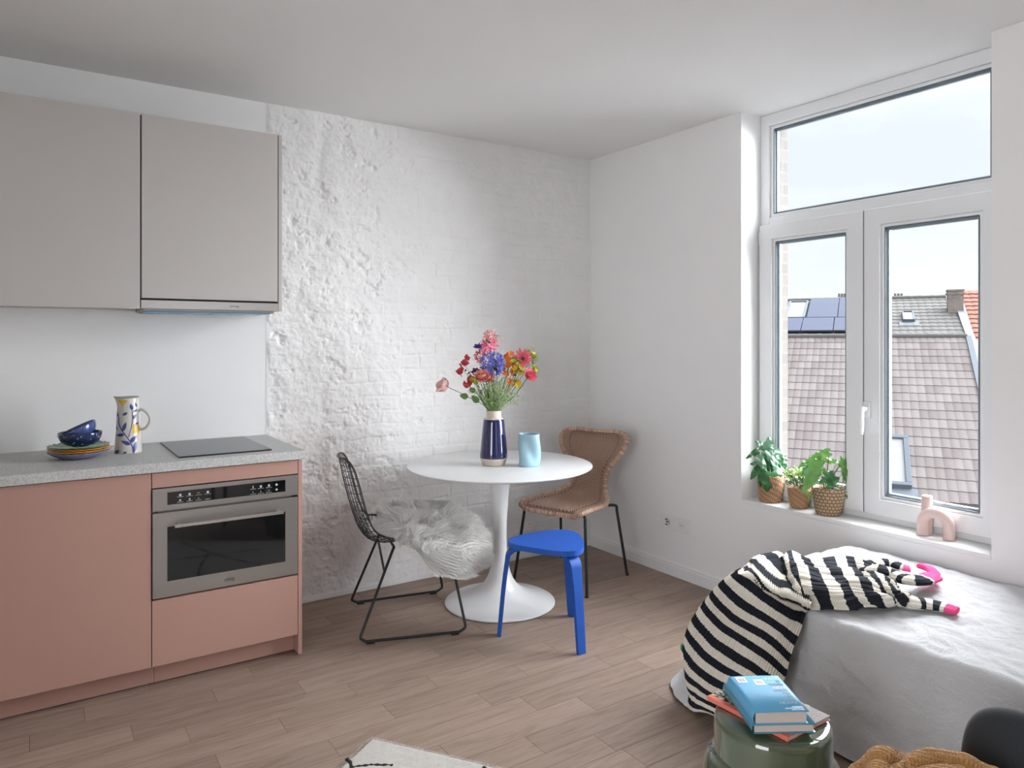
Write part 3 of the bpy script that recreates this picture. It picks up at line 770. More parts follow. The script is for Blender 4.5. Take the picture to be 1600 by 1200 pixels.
hp = smooth_path([hd_*.040+Vector((0, 0, .176)), hd_*.060+Vector((0, 0, .184)), hd_*.085+Vector((0, 0, .165)), hd_*.094+Vector((0, 0, .14)), hd_*.082+Vector((0, 0, .112)), hd_*.062+Vector((0, 0, .10)), hd_*.042+Vector((0, 0, .10))], 6)
MB().tube(hp, .0045, 10, flat=1.3).build('handle', cream, jug)
MB().lathe([(jr(jh)-.004, jh-.001), (jr(jh)+.001, jh-.001), (jr(jh)+.0012, jh+.0015), (jr(jh)-.002, jh+.002)], 64, mod=spout, cap=False).build('rim', plain('grey_rim', (.22, .22, .23), .4), jug)
# ------------------------------------------------------------------ round pedestal table
TX, TY, TZ = -1.085, -.563, .73
lac = plain('white_lacquer', (.78, .78, .785), .28, var=.005, coat=.15)
tb = thing('round_table', 'round white pedestal table with a trumpet-shaped foot', 'table', (TX, TY, 0))
r = .487
MB().lathe([(0, -.024), (r*.86, -.024), (r*.93, -.018), (r*.985, -.009), (r, -.004), (r*.999, -.001), (r*.994, 0), (0, 0)], 128, (0, 0, TZ), cap=False).build('table_top', lac, tb)
pp = [(0, 0), (.288, 0), (.291, .004), (.289, .010), (.272, .017), (.235, .027), (.19, .040), (.15, .055), (.115, .075), (.088, .10), (.066, .135), (.052, .175), (.042, .225), (.037, .285), (.0355, .35), (.037, .42), (.041, .50), (.048, .58), (.058, .64), (.07, .68), (.085, .706), (0, .706)]
pf_ = [(p.x, p.z) for p in smooth_path([(a, 0, b) for a, b in pp[2:-1]], 4)]
MB().lathe([(0, 0), (.286, 0)]+pf_+[(0, .706)], 96, (0, 0, .001), cap=False).build('pedestal', lac, tb)
# ------------------------------------------------------------------ blue three-legged stool
blue = plain('blue_stain', (.008, .085, .43), .55, var=.06, nscale=5, bump=.05, bscale=200)
sc = Vector((-1.112, -1.048, 0)); st = thing('stool', 'bright blue three-legged stool with a rounded triangular seat', 'stool', tuple(sc))
feet = [Vector((-1.328, -.92, 0)), Vector((-1.126, -1.301, 0)), Vector((-.881, -.924, 0))]
angs = [math.atan2((f-sc).y, (f-sc).x) for f in feet]
SZ = .445
poly = []
for k in range(96):
    a = 2*PI*k/96; e = max(math.cos(a-b) for b in angs)
    # rounded triangle: support of a bulging triangle
    d = min(abs((a-b+PI) % (2*PI)-PI) for b in angs)
    rr_ = ((.156*(1+0)/max(.5, math.cos(PI/3-d)))**-7+.204**-7)**(-1/7)
    poly.append((rr_*math.cos(a), rr_*math.sin(a)))
MB().prism(poly, SZ-.024, SZ, smooth=True).build('seat', blue, st, .006, seg=4)
for a, f in zip(angs, feet):
    d = Vector((math.cos(a), math.sin(a), 0)); side = Vector((-d.y, d.x, 0)); R_ = (f-sc).length
    path = smooth_path([d*.045+Vector((0, 0, SZ-.034)), d*.12+Vector((0, 0, SZ-.034)), d*.168+Vector((0, 0, SZ-.038)), d*.198+Vector((0, 0, SZ-.062)), d*.207+Vector((0, 0, SZ-.11)), d*.222+Vector((0, 0, .22)), d*(R_-.008)+Vector((0, 0, 0))], 6)
    m = MB(); V = []; n = len(path)
    for i, p in enumerate(path):
        t = (path[min(i+1, n-1)]-path[max(i-1, 0)]).normalized(); nn = side.cross(t); f_ = i/(n-1)
        w = .030-.009*max(0, f_-.45)/.55-.004*max(0, .3-f_); th = .009
        V += [p+side*w+nn*th, p-side*w+nn*th, p-side*w-nn*th, p+side*w-nn*th]
    for q in V[-4:]: q.z = 0.0
    m.add(V, [(i*4+k, i*4+(k+1) % 4, (i+1)*4+(k+1) % 4, (i+1)*4+k) for i in range(n-1) for k in range(4)]+[(3, 2, 1, 0), (4*n-4, 4*n-3, 4*n-2, 4*n-1)], False)
    m.build('leg', blue, st, .003)
# ------------------------------------------------------------------ wicker chair
wc = Vector((-.51, -.45, 0)); wa = math.atan2(-.1635, -.4535)
wk = thing('wicker_chair', 'brown woven wicker chair on black metal legs beyond the round table', 'chair', tuple(wc), wa)
Minv = Matrix.LocRotScale(wc, Euler((0, 0, wa)), None).inverted()
def m_wicker():
    n = NT('woven_wicker'); uv = n.coord('UV'); s = n.sep(uv)
    U = n.math('MULTIPLY', s[0], 30.0); V = n.math('MULTIPLY', s[1], 84.0)
    row = n.math('FLOOR', V); sh = n.math('MULTIPLY', n.math('MODULO', row, 2.0), .5)
    a = n.math('ABSOLUTE', n.math('SINE', n.math('MULTIPLY', n.math('ADD', U, sh), PI)))
    b = n.math('ABSOLUTE', n.math('SINE', n.math('MULTIPLY', V, PI)))
    h = n.math('MULTIPLY', n.math('POWER', a, .5), n.math('POWER', b, .6))
    nz = n.noise(n.coord('UV', (30, 60, 1)), 6, 4, .7); nz2 = n.noise(n.coord(), 9, 3)
    c = n.mix(nz, (.52, .32, .235), (.76, .53, .41)); c = n.mix(n.math('MULTIPLY', nz2, .3), c, (.52, .32, .235))
    c = n.mix(n.ramp(h, [(.15, (0, 0, 0)), (.5, (1, 1, 1))]), (.13, .065, .045), c)
    n.set(color=c, rough=.5, spec=.4); n.bump(h, .9, .008); return n.m
wick = m_wicker()
def m_wrap():
    n = NT('wrapped_cane'); uv = n.coord('UV'); s = n.sep(uv); V = n.math('MULTIPLY', s[0], 170.0)
    b = n.math('ABSOLUTE', n.math('SINE', n.math('MULTIPLY', V, PI))); cell = n.comb(n.math('FLOOR', V), 0.0, 0.0)
    w = n.new('TexWhiteNoise', noise_dimensions='3D'); n.link(cell, w.inputs[0])
    c = n.mix(w.outputs[0], (.46, .28, .20), (.70, .49, .37)); c = n.mix(n.math('POWER', b, .4), (.20, .11, .07), c)
    n.set(color=c, rough=.42); n.bump(b, .6, .003); return n.m
wrap = m_wrap()
# profile of the shell centre line: (x forward, z), half width, edge lift
prof = [(.255, .425, .165, .0), (.24, .445, .200, .0), (.18, .452, .218, .004), (.08, .446, .222, .010), (-.02, .440, .210, .016), (-.10, .445, .175, .022), (-.165, .475, .132, .02), (-.195, .53, .112, .015), (-.21, .60, .125, .016),
        (-.225, .66, .165, .024), (-.24, .71, .205, .032), (-.258, .755, .226, .034), (-.272, .79, .222, .030), (-.282, .812, .19, .024), (-.288, .825, .12, .012)]
A = resample2([[(p[0], 0, p[1]), (p[2], p[3], 0)] for p in prof], 90, 2)
ctr, ww = A[:, 0], A[:, 1]; N1 = len(ctr); NW = 33; P = np.zeros((N1, NW, 3))
tan = np.gradient(ctr, axis=0); tan /= np.linalg.norm(tan, axis=1, keepdims=True)
for i in range(N1):
    nrm = np.cross(tan[i], (0, 1, 0)); nrm = nrm if nrm[2]+nrm[0] > 0 else -nrm
    for j in range(NW):
        s = -1+2*j/(NW-1); P[i, j] = ctr[i]+np.array((0, 1, 0))*s*ww[i, 0]+nrm*(ww[i, 1]*abs(s)**2.2)
m = MB(); P = P if gridnormals(P)[20, 16, 2] > 0 else P[:, ::-1]; m.grid(P, thick=.014, uvf=lambda a, b: (b, a)); sh = m.build('woven_shell', wick, wk)
Pe = P-np.array(gridnormals(P))*.0085
edge = [Pe[i, 0] for i in range(0, N1, 2)]+[Pe[-1, j] for j in range(1, NW, 2)]+[Pe[i, -1] for i in range(N1-1, -1, -2)]+[Pe[0, j] for j in range(NW-2, 0, -2)]
def tube_uv(m, path, r, seg, closed=True, mi=0, flat=1):
    o = len(m.v); fo = len(m.f); m.tube(path, r, seg, closed=closed, mi=mi, flat=flat); n = len(path)
    for k, f in enumerate(m.f[fo:]):
        if len(f) != 4: continue
        i = k//seg; j = k % seg; m.uv[fo+k] = [(i/n, j/seg), (i/n, (j+1)/seg), ((i+1)/n, (j+1)/seg), ((i+1)/n, j/seg)]
ctr_off = np.array(gridnormals(P)); ctr_off = ctr_off if ctr_off[20, 16, 2] > 0 else -ctr_off
m = MB(); ee = edge; tube_uv(m, smooth_path(ee, 2, True), .0145, 12); m.build('wrapped_rim', wrap, wk)
# braided line inside the rim
inn = [P[i, 4]+ctr_off[i, 4]*.003 for i in range(6, N1-5, 2)]+[P[N1-6, j]+ctr_off[N1-6, j]*.003 for j in range(5, NW-5, 2)]+[P[i, -5]+ctr_off[i, -5]*.003 for i in range(N1-6, 5, -2)]+[P[6, j]+ctr_off[6, j]*.003 for j in range(NW-6, 4, -2)]
brd = plain('dark_braid', (.22, .12, .085), .6, var=.5, nscale=120)
pth = smooth_path(inn, 4, True); m = MB()
L = 0; 
for k in range(0, len(pth)-3, 4): m.tube([pth[k], (pth[k]+pth[k+2])/2+Vector((0, .0015, 0)), pth[k+2]], [.0015, .0038, .0015], 6)
m.build('braid', brd, wk)
# legs
wf = [Minv @ Vector(p) for p in ((-.812, -.294, 0), (-.661, -.768, 0), (-.338, -.121, 0), (-.228, -.614, 0))]
for i, f in enumerate(wf):
    fr = i < 2; sx = 1 if fr else -1; sy = 1 if f.y > 0 else -1
    hub = Vector((.03*sx, .03*sy, .420)); kn = Vector((f.x*.80 if fr else f.x*.72, f.y*.83, .418)); 
    path = [hub]+smooth_path([hub+(kn-hub)*.85, kn+Vector((0, 0, -.004)), kn+(f-kn)*.09+Vector((0, 0, -.002)), kn+(f-kn)*.22], 5)+[f+Vector((0, 0, .002))]
    g = MB().tube(path, .0085, 12).build('leg', MT['black_metal'], wk)
    MB().lathe([(0, 0), (.0095, 0), (.0095, .012), (0, .012)], 12, (f.x, f.y, .0005)).build('foot_cap', MT['black_metal'], g)
m = MB(); m.tube([(.16, -.17, .414), (-.16, .15, .414)], .008, 10); m.tube([(.16, .17, .414), (-.16, -.15, .414)], .008, 10)
for x, y in ((.12, .11), (.12, -.11), (-.1, .1), (-.1, -.1)): m.box(x-.015, x+.015, y-.012, y+.012, .418, .432)
m.build('under_frame', MT['black_metal'], wk, .001)
# ------------------------------------------------------------------ wire chair
xo = Vector((-1.595, -.48, 0)); xa = math.radians(-15)
xc = thing('wire_chair', 'black wire chair on sled legs with a sheepskin on its seat', 'chair', tuple(xo), xa)
pr2 = [(.300, .395, .170, 0, 0), (.285, .430, .215, .004, 0), (.20, .448, .24, .020, 0), (.08, .435, .252, .038, 0), (-.03, .412, .250, .055, 0), (-.12, .400, .235, .070, .01), (-.185, .418, .212, .072, .03), (-.228, .47, .190, .060, .045), (-.255, .54, .176, .055, 0), (-.278, .62, .172, .055, 0), (-.298, .70, .170, .055, 0), (-.312, .765, .158, .05, 0), (-.320, .805, .13, .036, 0), (-.324, .822, .085, .018, 0)]
A = resample2([[(p[0], 0, p[1]), (p[2], p[3], 0)] for p in pr2], 121, 2); ctr, ww = A[:, 0], A[:, 1]
tan = np.gradient(ctr, axis=0); tan /= np.linalg.norm(tan, axis=1, keepdims=True)
def WS(t, s):
    """t in 0..1 along the shell from the seat front to the top, s -1..1 across"""
    i = min(120, max(0, t*120)); k = int(i); k2 = min(120, k+1); f = i-k
    c = ctr[k]*(1-f)+ctr[k2]*f; w = ww[k]*(1-f)+ww[k2]*f; tt = tan[k]*(1-f)+tan[k2]*f
    nrm = np.cross(tt, (0, 1, 0)); nrm = nrm if nrm[2]+nrm[0] > 0 else -nrm; nrm /= np.linalg.norm(nrm)
    return Vector(c+np.array((0, 1, 0))*s*w[0]+nrm*(w[1]*abs(s)**2.0))
m = MB(); rw = .0017
for k in range(-5, 6): m.tube([WS(t/60, k/6) for t in range(61)], rw, 6)
ts = [.03+.0385*k for k in range(25)]
for t in ts: m.tube([WS(t, s/12) for s in range(-12, 13)], rw, 6)
for k in range(-5, 5):
    for a, b in ((.45, .56), (.56, .45)):
        m.tube([WS(a+(b-a)*q/3, (k+q/3)/6) for q in range(4)], rw*.9, 5)
m.build('wire_mesh', MT['black_metal'], xc)
rim = [WS(t/60, -1) for t in range(61)]+[WS(1, s/8) for s in range(-7, 8)]+[WS(t/60, 1) for t in range(60, -1, -1)]+[WS(0, s/8) for s in range(7, -8, -1)]
m = MB(); m.tube(rim, .0030, 8, closed=True); rim2 = [p+Vector((0, 0, -.006)) if p.z < .55 else p+Vector((-.006, 0, 0)) for p in rim]; m.tube(rim2, .0022, 8, closed=True); m.build('rim_wire', MT['black_metal'], xc)
Xi = Matrix.LocRotScale(xo, Euler((0, 0, xa)), None).inverted()
ft = dict(fl=Xi @ Vector((-1.269, -.27, 0)), rl=Xi @ Vector((-1.763, -.171, 0)), fr=Xi @ Vector((-1.437, -.821, 0)), rr=Xi @ Vector((-1.911, -.66, 0)))
for s, a, b in ((1, 'rl', 'fl'), (-1, 'rr', 'fr')):
    A_, B_ = ft[a].copy(), ft[b].copy(); A_.z = B_.z = .0125
    t1 = Vector((-.085, s*.185, .412)); t2 = Vector((.175, s*.175, .420))
    def rnd(p, q, r_, k): return [q+(p-q).normalized()*k, q+(p-q).normalized()*k*.35+(r_-q).normalized()*k*.35*.5, q+(r_-q).normalized()*k]
    c1 = smooth_path([t1+(A_-t1)*.93, A_+(t1-A_)*.035+(B_-A_)*.012, A_+(B_-A_)*.07], 5); c2 = smooth_path([B_+(A_-B_)*.07, B_+(t2-B_)*.035+(A_-B_)*.012, t2+(B_-t2)*.93], 5)
    path = [t1+Vector((.0, -s*.02, .0))]+[t1]+c1+c2+[t2, t2+Vector((0, -s*.02, 0))]
    g = MB().tube(path, .0065, 12).build('sled_leg', MT['black_metal'], xc)
    for p, q in ((A_, B_), (B_, A_)):
        c = p+(q-p).normalized()*.055; an = math.atan2((q-p).y, (q-p).x)
        MB().box(-.018, .018, -.008, .008, .0, .014, mtx=Matrix.Translation((c.x, c.y, 0)) @ Matrix.Rotation(an, 4, 'Z')).build('glide', MT['black_metal'], g, .002)
m = MB(); m.tube([(-.085, -.19, .410), (-.085, .19, .410)], .006, 10); m.tube([(.175, -.18, .416), (.175, .18, .416)], .006, 10)
P1 = Vector((-.085, .185, .412)); A1 = ft['rl']; P2 = Vector((-.085, -.185, .412)); A2 = ft['rr']
m.tube([P1+(A1-P1)*.14, P2+(A2-P2)*.27], .0055, 10); m.build('cross_brace', MT['black_metal'], xc)
# sheepskin
fur = NT('sheepskin_wool'); v = fur.coord(); fur.set(color=fur.mix(fur.noise(v, 14, 3), (.88, .86, .83), (.94, .935, .92)), rough=.8, sss=0.0, sheen=.3)
sk = thing('sheepskin', 'fluffy white sheepskin draped over the wire chair seat', 'sheepskin', tuple(xo+Vector((0, 0, .42))), xa)
# hide: control net in chair coordinates (x forward, y left, z)
hn0 = [[(-.035, -.235, .480), (-.095, -.07, .437), (-.125, .07, .44), (-.10, .20, .49)],
      [(.0, -.285, .480), (-.02, -.12, .45), (-.05, .09, .455), (-.04, .235, .505)],
      [(.07, -.305, .455), (.06, -.16, .478), (.06, .10, .475), (.07, .26, .50)],
      [(.18, -.315, .43), (.18, -.17, .483), (.17, .10, .482), (.17, .255, .485)],
      [(.27, -.275, .43), (.28, -.14, .478), (.27, .10, .475), (.265, .235, .465)],
      [(.325, -.21, .36), (.345, -.10, .41), (.34, .09, .41), (.32, .19, .38)],
      [(.325, -.17, .31), (.345, -.08, .345), (.34, .07, .345), (.32, .16, .33)]]
hang = [(.0, .0), (.02, .02), (.03, .09), (.03, .105), (.02, .10), (.0, .03), (.0, .0)]
hn = [[(r_[0][0]-.01, r_[0][1]-h_[0]*1.2-.02, r_[0][2]-.02-h_[1])]+r_ for r_, h_ in zip(hn0, hang)]
HN = resample2(hn, 60, 44); NN = gridnormals(HN); 
if NN[20, 20, 2] < 0: NN = -NN
dz = Vector((0, 0, -.42))
uu, vv = np.meshgrid(np.linspace(0, 1, 60), np.linspace(0, 1, 44), indexing='ij'); ed_ = np.minimum(np.minimum(uu, 1-uu), np.minimum(vv, 1-vv))
pf2 = (.020+.014*fbm(uu*9, vv*8, 3, 6))*sstep(0, .12, ed_)
HN = HN+NN*pf2[..., None]
m = MB(); m.grid(HN+np.array((0, 0, -.42)), thick=.010); m.build('hide', fur.m, sk)
m = MB(); rnd = random.Random(5); NP = 42000
for q in range(NP):
    a = rnd.random()*59; b = rnd.random()*43
    if rnd.random() < .3: b = 43*round(rnd.random()) if rnd.random() < .5 else b; a = a if b in (0, 43) else 59*round(rnd.random())
    i, j = int(a), int(b); p = Vector(HN[i, j])+Vector((rnd.uniform(-.006, .006), rnd.uniform(-.006, .006), 0)); nn = Vector(NN[i, j])
    # clumped comb direction: away from the middle of the seat and down
    c1 = float(vnoise(np.array(p.x*18), np.array(p.y*18+p.z*9), 3)); c2 = float(vnoise(np.array(p.x*18+9), np.array(p.y*18+p.z*9), 4))
    out = Vector((p.x-.06, (p.y)*1.3, -.10)); out = out.normalized()*.55+Vector((c1, c2, .25*c1))*.85
    L = rnd.uniform(.032, .060)*(1+.35*c2); d = (nn*.9+out*.75).normalized(); w = rnd.uniform(.0009, .0018)
    side = d.cross(Vector((rnd.uniform(-1, 1), rnd.uniform(-1, 1), rnd.uniform(-1, 1)))).normalized()
    V = []; pos = p.copy()
    for k in range(5):
        ww_ = w*(1-.22*k); V += [pos+side*ww_, pos-side*ww_]
        d = (d+out*.20+Vector((0, 0, -.20))*(k*.35+.3)).normalized(); pos = pos+d*L/4
    V = [x+dz for x in V]
    m.add(V, [(0, 1, 3, 2), (2, 3, 5, 4), (4, 5, 7, 6), (6, 7, 9, 8)], True)
tag(m.build('wool', fur.m, sk), kind='stuff')
# ------------------------------------------------------------------ vase, beaker
VX, VY = -1.125, -.565
navy = plain('navy_glaze', (.010, .012, .085), .10, var=.25, nscale=14, coat=.8)
bisque = plain('bisque_clay', (.62, .54, .46), .7, bump=.1)
vs = thing('vase', 'tall navy blue vase with unglazed cream neck and foot, holding the flowers', 'vase', (VX, VY, TZ+.0005))
MB().lathe([(0, 0), (.058, 0), (.060, .003), (.066, .020), (.0715, .034), (.0725, .038), (.070, .040), (0, .040)], 64, cap=False).build('foot', bisque, vs)
MB().lathe([(.0705, .037), (.0730, .041), (.0735, .048), (.070, .085), (.066, .13), (.061, .18), (.0565, .225), (.0545, .236), (.0525, .240)], 64, cap=False).build('body', navy, vs)
MB().lathe([(.053, .239), (.048, .2435), (.0415, .2465), (.0395, .250), (.0390, .280), (.0385, .284), (.036, .285), (.0345, .283), (.035, .25), (.045, .23), (.05, .06), (0, .045)], 64, cap=False).build('neck', bisque, vs)
bk = thing('beaker', 'light blue twisted beaker beside the navy vase', 'vase', (-.985, -.690, TZ+.0005))
def tw(q, z, a):
    b = a+z*7.5; return q*(1+.10*math.cos(2*b)+.125*math.cos(3*b+1)*math.sin(min(1, max(0, z/.165))*PI)), z
lb = plain('light_blue_glaze', (.33, .52, .62), .42, var=.03)
zz_ = [k/30*.165 for k in range(31)]
MB().lathe([(0, 0)]+[(.0515, z) for z in zz_]+[(.0505, .1665), (.0490, .165)]+[(.049, z) for z in zz_[::-1][1:-3]]+[(0, .012)], 96, mod=tw, cap=False).build('body', lb, bk)

# ------------------------------------------------------------------ flowers
vw = (Vector((VX, VY, 0))-Vector(CAM)); WV = vw.x*F2[0]+vw.y*F2[1]
def fp(x, y, dw=0): return atw(660+x/5, 500+y/5, WV+dw)
mouth = Vector((VX, VY, TZ+.285))
stem_m = plain('flower_stem', (.12, .22, .055), .6, var=.25, nscale=20); leaf_m = plain('flower_leaf', (.13, .24, .07), .5, var=.25, nscale=30); gray_stem = plain('dark_stem', (.10, .13, .08), .6)
def pm(name, a, b=None, **k): return plain(name, a, .55, var=.18, nscale=60, **k)
PAL = {k: pm('petal_'+k, c) for k, c in dict(blush=(.92, .56, .52), coral=(.88, .17, .19), violet=(.12, .10, .42), pink=(.85, .20, .32), lightpink=(.80, .42, .40), peri=(.22, .23, .66), salmon=(.92, .36, .30), orange=(.85, .27, .06), yellow=(.82, .60, .05), rose=(.90, .24, .29), lime=(.50, .55, .06), blue=(.10, .14, .45), maroon=(.22, .03, .07), plum=(.18, .08, .22)).items()}
def frame(d, up=Vector((0, 0, 1))):
    d = d.normalized(); s = d.cross(up); s = s if s.length > .01 else Vector((1, 0, 0)); s.normalize(); return s, s.cross(d).normalized(), d
def petal(m, c, dirv, nrm, L, W, cup=.3, mi=0, n=6, wv=0, ph=0):
    """a cupped petal growing from c along dirv, its face along nrm"""
    d = dirv.normalized(); s = nrm.cross(d).normalized(); nn = d.cross(s).normalized(); P = []
    for i in range(n+1):
        t = i/n; w = W*.5*(math.sin(PI*min(1, t**.75*.93+.04))**.8); row = []
        for j in range(-2, 3):
            q = j/2; row.append(c+d*(L*t)+s*(w*q)+nn*(cup*L*(t*t*.6)+cup*w*q*q*.6+wv*math.sin(t*7+q*3+ph)*L))
        P.append(row)
    m.grid(P, mi=mi)
def bowlflower(m, c, d, r, n=8, layers=2, mi=0, cup=.6, w=1.0, rnd=random):
    r = r*1.16
    s, u, d = frame(d)
    for l in range(layers):
        for k in range(n):
            a = 2*PI*(k+.5*l)/n+rnd.uniform(-.15, .15); o = s*math.cos(a)+u*math.sin(a); open_ = .9-.35*l
            petal(m, c, (o*open_+d*(.35+.35*l)), d, r*(1.05-.18*l)*rnd.uniform(.9, 1.1), r*w, cup*rnd.uniform(.7, 1.2), mi, wv=.03, ph=k)
def starflower(m, c, d, r, n=6, mi=0, w=.32, cup=-.25, rnd=random):
    r = r*1.18
    s, u, d = frame(d)
    for k in range(n):
        a = 2*PI*k/n+rnd.uniform(-.1, .1); o = s*math.cos(a)+u*math.sin(a); petal(m, c, o*.8+d*.65, d, r, r*w, cup, mi, 5)
def stemtube(m, p, r=.0016, bend=.02, q0=None):
    q0 = q0 or mouth; o = p-q0; base = Vector((VX, VY, TZ+.06))+Vector((-(o.x)*.12, -(o.y)*.12, 0)); m_ = q0+Vector((o.x*.12, o.y*.12, -.004))
    rr = Vector((m_.x-VX, m_.y-VY, 0)); 
    if rr.length > .028: m_ = Vector((VX, VY, m_.z))+rr.normalized()*.028
    mid = m_+(p-m_)*.5+Vector((0, 0, bend)); path = smooth_path([base, m_, mid, p], 8); m.tube(path, r, 6); return path
TOC = Vector((-F2[0], -F2[1], .25)); FL = []
def flower(name, label, cat, pos, blossom, mats, r=.0016, bend=.02, leaves=(), stem=None, blossom_name='blossom', group=None):
    t = thing(name, label, cat, (VX, VY, TZ+.06), group=group); m = MB(); path = stemtube(m, pos, r, bend); m.build('stem', stem or stem_m, t, world=True)
    rnd = random.Random(hash(label) % 1000 if False else sum(map(ord, label))); m = MB(); blossom(m, pos, (path[-1]-path[-3]).normalized(), rnd); m.build(blossom_name, [PAL[x] if isinstance(x, str) else x for x in mats], t, world=True)
    if leaves:
        m = MB()
        for f, L, W, sx, sz in leaves:
            p = path[int(f*(len(path)-1))]; d = Vector((R2[0]*sx, R2[1]*sx, sz)); petal(m, p, d, TOC, L, W, .15)
        m.build('leaf', leaf_m, t, world=True)
    return t
def B_poppy(mi=0, r=.05, n=6, face=TOC, center=None):
    def f(m, p, d, rnd):
        bowlflower(m, p, face, r, n, 2, mi, .5, 1.1, rnd)
        if center is not None: m.ball(tuple(p+face.normalized()*.012), r*.22, 10, center)
    return f
left = Vector((-R2[0], -R2[1], .35))
flower('poppy', 'pale blush poppy leaning far out to the left of the vase', 'flower', fp(200, 525, .0), lambda m, p, d, rnd: (bowlflower(m, p, left*.9+TOC*.35, .050, 6, 3, 0, .75, 1.15, rnd)), ['blush'], .0016, .012, ((.70, .045, .034, -.8, .15), (.52, .05, .036, -.6, .5)))
flower('agapanthus', 'large round periwinkle blue flower head in the middle of the bouquet', 'flower', fp(545, 345, -.02), lambda m, p, d, rnd: [starflower(m, p+v*.050, v+Vector((0, 0, .25)), .024, 6, 0, .34, .15, rnd) or m.tube([p, p+v*.052], .0011, 5, mi=1) for v in [Vector((rnd.gauss(0, 1), rnd.gauss(0, 1), rnd.gauss(0, .8))).normalized() for _ in range(46)]], ['peri', stem_m], .0028, 0)
flower('cornflower', 'violet cornflower at the upper left of the bouquet', 'flower', fp(437, 215), lambda m, p, d, rnd: [petal(m, p, Vector((rnd.uniform(-1, 1), rnd.uniform(-1, 1), rnd.uniform(.0, .8))), TOC, rnd.uniform(.022, .030), .010, .2) for _ in range(34)], ['violet'], .0013, .01)
flower('nerine', 'spidery deep pink flower just above the round blue one', 'flower', fp(525, 215), lambda m, p, d, rnd: [starflower(m, p+v*.030, v, .034, 6, 0, .2, -.5, rnd) for v in [Vector((rnd.gauss(0, 1), rnd.gauss(0, 1), rnd.gauss(0, .7))).normalized() for _ in range(11)]], ['pink'], .0016, .0, ((.8, .045, .012, -.2, .9),))
flower('nerine', 'pale pink spidery flower at the very top of the bouquet', 'flower', fp(533, 130, .02), lambda m, p, d, rnd: [starflower(m, p+v*.020, v, .026, 6, 0, .24, -.5, rnd) for v in [Vector((rnd.gauss(0, 1), rnd.gauss(0, 1), rnd.gauss(0, .7))).normalized() for _ in range(8)]], ['lightpink'], .0016, .0, ((.93, .03, .013, -.1, 1),))
flower('nerine', 'pink spidery flower low on the left of the round blue one', 'flower', fp(462, 285, .02), lambda m, p, d, rnd: [starflower(m, p+v*.020, v, .028, 6, 0, .24, -.4, rnd) for v in [Vector((rnd.gauss(0, 1), rnd.gauss(0, 1), rnd.gauss(0, .7))).normalized() for _ in range(9)]], ['rose'], .0016, .0)
flower('bell_flower_spray', 'thin green stem arching over at the top right with a drooping bud', 'flower', fp(560, 165, .0), lambda m, p, d, rnd: (m.tube(smooth_path([p, fp(580, 130), fp(602, 122), fp(615, 140)], 5), .0012, 6, mi=1), m.tube([fp(612, 135), fp(622, 155), fp(632, 172)], [.002, .004, .0008], 8), petal(m, fp(500, 150), fp(540, 165)-fp(505, 125), TOC, .03, .018, .1, 1)), ['lightpink', stem_m], .0013, .0, blossom_name='bud')
flower('ranunculus', 'salmon ranunculus with yellow-green heart low in front of the bouquet', 'flower', fp(468, 472, -.06), lambda m, p, d, rnd: (bowlflower(m, p, TOC+Vector((0, 0, .9)), .048, 9, 3, 0, .8, .95, rnd), [m.ball(tuple(p+TOC.normalized()*.015+Vector((rnd.uniform(-.02, .02), rnd.uniform(-.01, .01), rnd.uniform(.015, .032)))), .006, 8, 1) for _ in range(14)]), ['salmon', 'lime'], .0018, 0)
flower('ranunculus', 'smaller coral ranunculus touching the salmon one on its right', 'flower', fp(515, 465, -.05), lambda m, p, d, rnd: bowlflower(m, p, TOC+Vector((0, 0, .4)), .030, 7, 3, 0, .7, 1, rnd), ['salmon'], .0016, 0)
def B_cluster(n, R, r, mi=0, kind='bowl', k=5):
    def f(m, p, d, rnd):
        for _ in range(n):
            v = Vector((rnd.gauss(0, 1), rnd.gauss(0, 1), rnd.gauss(0, 1))).normalized()*R*rnd.uniform(.5, 1)
            m.tube([p-d*R, p+v], .0009, 5, mi=1); bowlflower(m, p+v, v+TOC*.02, r*rnd.uniform(.8, 1.2), k, 1, mi, .5, 1.1, rnd)
    return f
flower('freesia', 'orange cluster flower at the top centre right of the bouquet', 'flower', fp(690, 290), B_cluster(10, .030, .019), ['orange', stem_m], .0015, -.01)
flower('freesia', 'orange cluster flower beneath the yellow-green one, right of the blue head', 'flower', fp(675, 380, -.02), B_cluster(9, .030, .018), ['orange', stem_m], .0015, -.01)
flower('spurge', 'yellow-green cluster between the two orange ones', 'flower', fp(722, 350, -.03), B_cluster(14, .032, .012), ['lime', stem_m], .0014, -.01)
flower('freesia', 'amber cluster flower under the dark-hearted pink one', 'flower', fp(735, 388, -.02), B_cluster(6, .022, .017), ['yellow', stem_m], .0014, -.01)
flower('anemone', 'pink anemone with a dark heart at the upper right', 'flower', fp(785, 308, -.01), lambda m, p, d, rnd: (bowlflower(m, p, TOC+Vector((-.2, 0, .1)), .052, 14, 2, 0, .25, .36, rnd), m.ball(tuple(p+TOC.normalized()*.010), (.012, .012, .012), 10, 1)), ['rose', 'maroon'], .0015, -.015)
flower('spurge', 'lime green spray sticking up at the far right', 'flower', fp(862, 275), lambda m, p, d, rnd: [(m.tube([p-Vector((0, 0, .05)), q], .0009, 5, mi=1), bowlflower(m, q, v, .013, 5, 1, 0, .4, 1, rnd)) for q, v in [(fp(*a), Vector((rnd.uniform(-1, 1), rnd.uniform(-1, .2), .7))) for a in ((866, 215), (824, 248), (850, 275), (862, 292), (880, 300), (895, 320), (848, 262), (872, 270))]], ['lime', stem_m], .0013, -.02)
